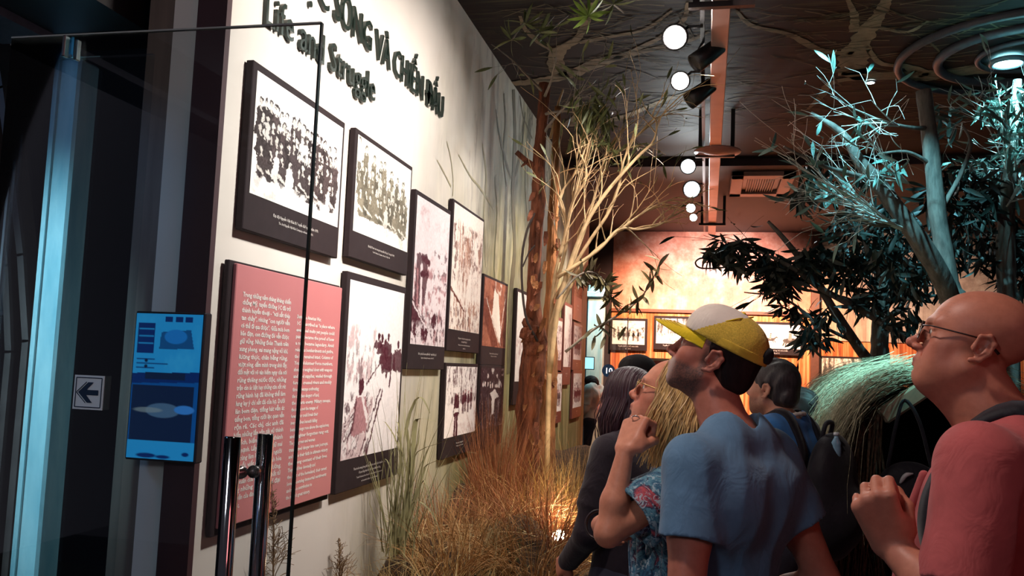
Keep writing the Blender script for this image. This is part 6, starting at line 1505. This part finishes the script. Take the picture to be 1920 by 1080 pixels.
def brim_mesh(lenb=.088, wd=72, y0=.094, drop=.016, side=.016):
    nu, nv = 24, 8; vs = []
    for lay in (0, .003):
        for j in range(nv+1):
            for i in range(nu+1):
                u = -1+2*i/nu; a = math.radians(wd)*u; v_ = j/nv; bx, by = .080*math.sin(a), -.004+y0*math.cos(a)
                ex = (lenb+.012*(1-u*u))*v_*max(0, 1-abs(u)**2.4)**.8
                vs.append((bx*(1-.06*v_), by+ex, .042-drop*v_-side*u*u*(.3+.7*v_)+.004*math.sin(v_*PI)-lay))
    n = (nu+1)*(nv+1); fs = []
    for j in range(nv):
        for i in range(nu): a = j*(nu+1)+i; fs += [(a, a+1, a+nu+2, a+nu+1), (n+a, n+a+nu+1, n+a+nu+2, n+a+1)]
    for i in range(nu): a = nv*(nu+1)+i; fs.append((a, a+1, n+a+1, n+a))
    return vs, fs
bv, bf = brim_mesh(); br = mesh_obj('brim', bv, bf, YEL, cap, True); br.data.transform(Hm)
st = MB()
for q in range(5): 
    rr = .55+.1*q; st.tube([(.078*math.sin(a)*(1-.05*rr), -.004+.094*math.cos(a)+(.082+.012*(1-(a/1.15)**2))*rr*max(0, 1-abs(a/1.15)**2.4)**.8, .0445-.016*rr-.016*(a/1.15)**2*(.3+.7*rr)+.004*math.sin(rr*PI)) for a in np.linspace(-1.0, 1.0, 21)], .0009, 4)
o = st.build('stitching', simple('stitch_ochre', lin(196, 160, 20), .7), br); o.data.transform(Hm)
ln = MB()   # piping over the seams, button, sweat band, rear opening
for sg in (-1, 1):
    pts = []
    for t in np.linspace(0, 1, 12):
        z = .132-.092*t; y = .066-(z-.040)*1.22; xx = .085*math.sqrt(max(0.02, 1-((y+.016)/.112)**2-((z-.040)/.094)**2)) if t > .12 else .02*t/.12; pts.append((sg*xx*1.0, y, z+.001))
    ln.tube(pts, .0018, 5)
ln.lathe((0, -.020, .128), (0, 0, 1), [(.007, 0), (.007, .004), (.003, .007)], 12); o = ln.build('seam', YEL, cap, True); o.data.transform(Hm)
S = Sdf(); S.frame(capm.HR, capm.head_c); S.ell((0, -.0165, .040), (.0845, .1105, .090), .01)
head_mesh(capm, S, 'band', cap, .003, [((0, 0, .034), (0, .06, -1)), ((0, 0, .058), (0, -.06, 1)), ((0, .03, 0), (0, 1, 0))], mt=fabric('cap_band', lin(226, 190, 70), .08))
S = Sdf(); S.frame(capm.HR, capm.head_c); S.ell((0, -.118, .052), (.034, .016, .026), .01)
head_mesh(capm, S, 'opening', cap, .003, [((0, 0, .042), (0, .06, -1))], mt=CAPK)

# ---- long hair built from strands
def long_hair(pr, mt, n, zend, front=.055, seed=1, wave=.012, fall_y=-.01, vol=1.0, gap=None, spread=.03, wd=.006, out=.0):
    r = np.random.default_rng(seed); mb = MB()
    for i in range(n):
        sg = -1 if r.random() < .5 else 1; u = r.random(); y0 = front*.85-u*(front+.095)
        ctr = np.array((0, -.014, .036)); rad = np.array((.082, .108, .092))*(1+.05*r.random())*vol
        zr = rad[2]*math.sqrt(max(.02, 1-((y0-ctr[1])/rad[1])**2)); pts = [np.array((sg*.004, y0, ctr[2]+zr))]
        yend = y0+(r.normal(0, .008))
        for a in np.linspace(.15, 1.0, 6):
            th = a*PI/2*1.05; k = math.sqrt(max(.05, 1-((y0-ctr[1])/rad[1])**2)); pts.append(np.array((sg*rad[0]*k*math.sin(th)+sg*.0, y0+(yend-y0)*a, ctr[2]+rad[2]*k*math.cos(th))))
        p = pts[-1].copy(); wl = pr.HR.T @ np.array((0, 0, -1)); L = abs(zend)*r.uniform(.75, 1.08); ph = r.uniform(0, 6); steps = 8; yshift = fall_y*(r.random())
        dirn = np.array((sg*(.10+out), .0, 0))
        for s_ in range(1, steps+1):
            t = s_/steps; step = L/steps; q = pts[-1]+wl*step+np.array((sg*(.006 if t < .4 else -.006)*vol, yshift/steps*4*(1 if y0 < .03 else -.3), 0))+np.array((math.sin(ph+t*6)*wave*.4, math.cos(ph*1.3+t*5)*wave*.4, 0)); pts.append(q)
        W = [pr.H2(q) for q in pts]; sd = Vector((pr.HR @ np.array((0.0, 1.0, .15))).tolist()).normalized() if abs(y0) < .09 else Vector((1, 0, 0))
        mb.ribbon([Vector(q.tolist()) for q in W], [wd*r.uniform(.6, 1.3)*(1 if k_ < len(W)-3 else .6) for k_ in range(len(W))], (sd+Vector((r.normal(0, .25), r.normal(0, .25), 0))).normalized())
    o = mb.build('hair', mt, pr.e, True); return o
def hair_base(pr, mt, front, zlow, vol=1.0, h=.006, back=True):
    S = Sdf(); S.frame(pr.HR, pr.head_c); S.ell((0, -.016, .036), (.081*vol, .106*vol, .090*vol), .02)
    S.frame(); a = pr.H2((0, -.045, -.02)); b = a+np.array((0, -.012, -zlow)); S.cap(a, b, .072*vol, .060*vol, .04)
    return pr.cloth('hair_mass', S, mt, h, [(pr.H2((0, front, 0)), pr.HR @ np.array((0, 1, -.25)))])

# ---- 3. blonde woman, hand at her chin
hc = PY(1262, 745, 2.70)
wom = Person('blonde long haired woman in glasses and a floral dress, hand raised to her chin', 0, 0, yaw_of(-.955, -.295), 1.665, True, headdir=(-20, 19, 0), lean=.03, skin=(224, 150, 120), nose=.85)
place(wom, hc)
wom.sh = [np.array((-.150, -.015, 1.335)), np.array((.150, -.015, 1.335))]
wE = loc_of(wom, PY(1140, 1000, 2.42)); wW = loc_of(wom, PY(1172, 848, 2.46)); wK = loc_of(wom, PY(1190, 800, 2.50)); wE2 = (.24, .06, 1.08); wW2 = loc_of(wom, PY(1122, 984, 2.58))
S = Sdf(); wom.torso(S, -.010); wom.legs(S, -.006); wom.neck(S); wom.arm(S, -1, wE, wW, r=1.06); wom.arm(S, 1, wE2, wW2)
Ri = np.array(wom.e.rotation_euler.to_matrix().transposed())
hand(S, wW, wK-wW, Ri @ np.array((.55, .85, 0)), -1, (74, 80, 84, 86), 60, 1.12, 2, .010, 40, 12, .7); hand(S, wW2, Ri @ np.array((.45, -.85, -.1)), Ri @ np.array((.8, .5, .1)), 1, (30, 34, 36, 40), 20, .92)
S.frame(wom.HR, wom.head_c); head(S, True, .2, .85); S.frame()
def wom_tint(L, c, inh):
    br = np.exp(-((L[:, 2]-.022)/.0035)**4-((np.abs(L[:, 0])-.028)/.016)**4)*(L[:, 1] > .07)*inh; return c*(1-.35*br[:, None])
wom.body_mesh(S, wom_tint, .0028, .006); wom.eyes((90, 110, 120)); glasses(wom, simple('spectacle_gold', lin(196, 160, 100), .3, .7), .070)
t = NT('floral_fabric'); v_ = t.coord('Object'); vo = t.n('ShaderNodeTexVoronoi'); vo.inputs['Scale'].default_value = 26; t.l(v_, vo.inputs['Vector']); n1 = t.noise(v_, 9, 4, .6, 1.2); n2 = t.noise(v_, 46, 5, .7, 1.6)
c0 = t.ramp(n1, [(.30, lin(28, 44, 74)), (.44, lin(44, 96, 128)), (.52, lin(96, 150, 170)), (.58, lin(40, 52, 84)), (.68, lin(196, 76, 84)), (.78, lin(64, 72, 110))])
c1 = t.mix(t.ramp(n2, [(.54, 0.), (.58, .9)]), c0, lin(176, 196, 206)); c2 = t.mix(t.ramp(vo.outputs['Distance'], [(.10, .9), (.17, 0.)]), c1, lin(206, 90, 96)); c2 = t.mix(t.ramp(n2, [(.36, .85), (.42, 0.)]), c2, lin(22, 30, 56))
t.set(Base_Color=c2, Roughness=.8, Sheen_Weight=.1); t.bump(n2, .2, .002); FLORAL = t.m
def dress_x(S):
    S.chain([(0, -.005, .95), (0, 0, .45)], [.19, .27], .05)
    S.frame()
S = Sdf(); wom.torso(S, .016); S.frame(); k = wom.k
dd = np.array(wE)-wom.sh[0]; dd = dd/np.linalg.norm(dd); d2_ = np.array(wE2)-wom.sh[1]; d2_ /= np.linalg.norm(d2_)
S.flat(wom.sh[0], wom.sh[0]+dd*.27, .062, .092, .03); S.flat(wom.sh[1], wom.sh[1]+d2_*.20, .062, .092, .03)
S.chain([(0, 0, .95*k), (0, 0, .75*k), (0, 0, .48)], [.175, .21, .27], .06)
for a, b, r in (((-.06, .16, 1.2), (-.03, .15, 1.0), .012), ((.05, .16, 1.18), (.06, .15, .95), .012), ((-.12, .10, 1.2), (-.12, .1, .9), .014), ((0, .17, 1.15), (.01, .15, .9), .010)): S.cap(a, b, r, r, .02)
S.cap(wom.sh[0]+dd*.20, wom.sh[0]+dd*.36, .074, .084, .003, 's'); S.cap(wom.sh[1]+d2_*.14, wom.sh[1]+d2_*.3, .078, .098, .003, 's')
S.cap((0, -.005, 1.405), (0, .03, 1.65), .070, .10, .006, 's'); S.cap((0, .15, 1.385), (0, .185, 1.225), .066, .008, .012, 's')
wom.cloth('dress', S, FLORAL, .006, [((0, 0, .45), (0, 0, -1))], folds(.005, 5, 30, 18)); shoes(wom)
hair_base(wom, HAIR_BLONDE, .022, .19); long_hair(wom, HAIR_BLONDE, 1300, .25, .046, 3, .012, .02, 1.02, wd=.0032)
mb = MB().torus(wW2+np.array((0, -.0, -.0)), (wW2-np.array(wE2)), .040, .0045, 28, 8); mb.build('bangle', simple('bangle_dark', lin(50, 40, 40), .3, .4), wom.e, True)
hd = (wK-wW)/np.linalg.norm(wK-wW); kk = wK+hd*.028+(Ri @ np.array((-.004, -.022, 0))); MB().torus(kk, hd+np.array((.5, 0, .2)), .0105, .0022, 18, 6).build('ring', simple('ring_silver', (.7, .7, .7, 1), .15, 1), wom.e, True)

# ---- 4. dark haired woman in black, beyond the blonde woman
def simple_person(label, px, py, Y, face, H, female, headdir, skin, shirt_m, hair, sleeve=.235, arms=None, long=None, heavy=0., tro=TRO, nz=1.485, sl_long=False, hb=.008, hh=.005, zlow=.86):
    pr = Person(label, 0, 0, yaw_of(*face), H, female, heavy, headdir, .02, skin); place(pr, PY(px, py, Y)); k = pr.k
    a = arms or ((-.23*k, .0, 1.12*k), (-.19*k, .17*k, .98*k), (.23*k, .0, 1.12*k), (.19*k, .17*k, .98*k))
    S = Sdf(); pr.torso(S, -.012); pr.legs(S, -.008); pr.neck(S); pr.arm(S, -1, a[0], a[1]); pr.arm(S, 1, a[2], a[3])
    hand(S, a[1], (.2, .8, -.4), (.9, -.3, 0), 1, (35,)*4); hand(S, a[3], (-.2, .8, -.4), (-.9, -.3, 0), -1, (35,)*4)
    S.frame(pr.HR, pr.head_c); head(S, female); S.frame(); pr.body_mesh(S, None if female else (lambda L, c, inh: beard_tint(L, c, inh, (70, 54, 50), (110, 100, 96), .5)), hh, hb); pr.eyes()
    ex = None
    if sl_long:
        def ex(S):
            for i in (0, 2): E, W = np.array(a[i]), np.array(a[i+1]); S.chain([pr.sh[i//2], E, W], [.066*k, .056*k, .042*k], .02)
    shirt(pr, shirt_m, ((-1, a[0]), (1, a[2])), .014, sleeve, hb, .004, 11, zlow=zlow, nz=nz, extra=ex, gs=.024); trousers(pr, tro)
    return pr
BLACKF = fabric('black_cotton', lin(36, 28, 36), .15, 14); CREAM = fabric('cream_cotton', lin(222, 200, 166), .1, 14); BLUE = fabric('blue_cotton', lin(58, 120, 186), .12, 14); WHITEF = fabric('white_cotton', lin(214, 210, 200), .08, 14)
HAIR_PURP = simple('wine_dark_hair', lin(52, 26, 36), .4, var=.4, scale=60, stretch=(1, 1, .15), bump=.5); HAIR_GREY = simple('greying_dark_hair', lin(56, 52, 54), .5, var=.5, scale=90, stretch=(1, 1, .2), bump=.6)
p4 = simple_person('dark haired woman in a black top standing just behind the blonde woman', 1176, 756, 3.35, (-.72, .69), 1.60, True, (18, 4, 0), (206, 138, 112), BLACKF, None, sl_long=True, sleeve=.2)
hair_base(p4, HAIR_PURP, .045, .16, 1.06); long_hair(p4, HAIR_PURP, 900, .27, .06, 9, .014, .0, 1.08, wd=.0042)
# ---- 5. person in a black cap and cream shirt, further back
p5 = simple_person('person in a black cap and a cream shirt, behind the dark haired woman', 1192, 712, 4.6, (-.5, .86), 1.66, False, (20, 2, 0), (196, 134, 108), CREAM, None, sl_long=True)
hair_short(p5, HAIR_DARK, -.06, .0, .006, top=False, h=.005)
S = Sdf(); S.frame(p5.HR, p5.head_c); S.ell((0, -.016, .042), (.084, .109, .092), .01); S.ell((0, .05, .06), (.058, .05, .055), .03)
c5 = head_mesh(p5, S, 'cap', p5.e, .005, [((0, 0, .030), (0, .1, -1))], mt=CAPK); c5['label'] = 'black cap'
bv, bf = brim_mesh(); Hm5 = Matrix(p5.HR.tolist()).to_4x4(); Hm5.translation = p5.head_c; br5 = mesh_obj('brim', bv, bf, CAPK, c5, True); br5.data.transform(Hm5)
# ---- 6. man in the blue t-shirt with a black backpack
p6 = simple_person('man in a blue t-shirt with a black backpack, right of the yellow cap man', 1450, 728, 3.95, (-.85, .52), 1.68, False, (-6, 5, 0), (206, 150, 124), BLUE, None, heavy=.3)
hair_short(p6, HAIR_GREY, -.055, .030, .008, h=.004, rough=.0016, bk=.004); collar(p6, WHITEF, .076, .008, 1.49, .03, 'pale collar band')
# ---- 7. dark figure partly hidden behind him
p7 = simple_person('dark clothed visitor mostly hidden behind the man in blue', 1503, 775, 4.9, (-.3, .95), 1.46, False, (0, 0, 0), (150, 104, 90), BLACKF, None, sl_long=True)
hair_short(p7, HAIR_DARK, -.06, .03, .010, h=.005)
# ---- 8. far visitor in white beyond the end of the photo wall
p8 = simple_person('small distant visitor in a white shirt beyond the end of the photo wall', 1108, 722, 12.9, (-.9, .4), 1.62, False, (0, 0, 0), (190, 130, 104), WHITEF, None, sl_long=True, hb=.010, hh=.007)
hair_short(p8, HAIR_DARK, -.05, .03, .012, h=.006)

# ---- backpacks
def backpack(label, pr, sc=1.0, straps=True, only=None, tilt=0):
    e = empty('backpack', pr.e.location, pr.e.rotation_euler.z); tag(e, label, 'backpack', None); k = pr.k
    S = Sdf(); S.ell((0, -.215, 1.24*k), (.150*sc, .085*sc, .20*sc), .03); S.ell((0, -.215, 1.08*k), (.155*sc, .095*sc, .16*sc), .06); S.ell((0, -.28, 1.10*k), (.11*sc, .06, .11*sc), .03)
    v, f = S.mesh(.007, cut=[((0, -.125, 1.2), (0, 1, 0))]); v = smooth_mesh(v, f, 2, .5); mesh_obj('bag', v, f, BAGM, e, True)
    MB().tube(smooth_path([(-.035, -.185, 1.42*k), (-.03, -.20, 1.485*k), (.03, -.20, 1.485*k), (.035, -.185, 1.42*k)], 14), .010, 8).build('handle', BAGM, e, True)
    from mathutils.bvhtree import BVHTree
    sh = [c for c in pr.e.children if c.name.split('.')[0] == 'shirt'][0]; bv = BVHTree.FromPolygons([v.co for v in sh.data.vertices], [tuple(p.vertices) for p in sh.data.polygons])
    for sg in (-1, 1):
        pts = []; nr = []; c = Vector((sg*.095*k, .02, 1.24*k))
        for a in np.linspace(-205, 30, 48):
            x = c.x+sg*.05*k*max(0, (abs(a+88)-55)/90); d = Vector((0, math.cos(math.radians(a)), -math.sin(math.radians(a)))); h = bv.ray_cast(Vector((x, c.y, c.z))+d*.6, -d)
            if h[0] is None: continue
            pts.append(h[0]); nr.append(h[1] if h[1].dot(d) > 0 else -h[1])
        pts = [sum((pts[max(0, min(len(pts)-1, i+j))] for j in range(-2, 3)), Vector())/5 for i in range(len(pts))]
        nr = [sum((nr[max(0, min(len(nr)-1, i+j))] for j in range(-3, 4)), Vector()).normalized() for i in range(len(nr))]
        m = MB(); wd = .05; vs = []; n_ = len(pts)
        for i, p in enumerate(pts):
            t_ = (pts[min(i+1, n_-1)]-pts[max(i-1, 0)]).normalized(); out = (nr[i]-t_*nr[i].dot(t_)).normalized(); sd = t_.cross(out)
            for a_, b_ in ((-1, -.004), (1, -.004), (.9, .012), (-.9, .012)): vs.append(p+sd*a_*wd/2+out*b_)
        fs = []
        for i in range(n_-1):
            for q in range(4): fs.append((4*i+q, 4*i+(q+1) % 4, 4*i+4+(q+1) % 4, 4*i+4+q))
        m.add(vs, fs).build('strap', BAGM, e, True)
    return e
BAGM = fabric('black_nylon', lin(30, 30, 38), .15, 30, .6)
backpack('black backpack with a top loop on the back of the man in blue', p6)
backpack('dark backpack whose strap crosses the bald man’s shoulder', bald)

# clear bottle in the side pocket of the black backpack, bag hanging at the hut opening
bp_ = PY(1568, 842, 3.74); e = empty('water_bottle', bp_); tag(e, 'small clear water bottle in the side of the black backpack', 'bottle')
MB().lathe((0, 0, -.06), (0, 0, 1), [(.016, 0), (.019, .004), (.019, .065), (.017, .075), (.019, .085), (.009, .105), (.009, .112)], 18).build('bottle_body', simple('bottle_pale', lin(120, 160, 186), .12, var=.1), e, True)
MB().lathe((0, 0, -.06), (0, 0, 1), [(.011, .113), (.011, .124), (.009, .126)], 16).build('bottle_cap', simple('bottle_cap', lin(200, 210, 216), .4), e, True)
hb_ = PY(1706, 905, 4.10); e = empty('hanging_bag', hb_); tag(e, 'black rounded bag with a pale crescent hanging at the dark hut opening', 'bag')
S = Sdf(); S.ell((0, 0, -.02), (.13, .06, .11), .03); S.ell((.02, 0, -.10), (.14, .07, .09), .05); v, f = S.mesh(.008); mesh_obj('bag_body', smooth_mesh(v, f, 2), f, BAGM, e, True)
MB().tube(smooth_path([(-.09, 0, .05), (-.05, .01, .26), (-.01, .05, 1.66-.14-hb_.z), (.04, .01, .26), (.09, 0, .05)], 20), .008, 6).build('strap', BAGM, e, True)
MB().tube(smooth_path([(-.05, -.055, .0), (-.03, -.062, .035), (.0, -.062, .045)], 10), [.004, .007, .009, .010, .010, .010, .010, .009, .007, .005, .003], 6).build('crescent', simple('pale_mark', lin(200, 200, 204), .4), e, True)
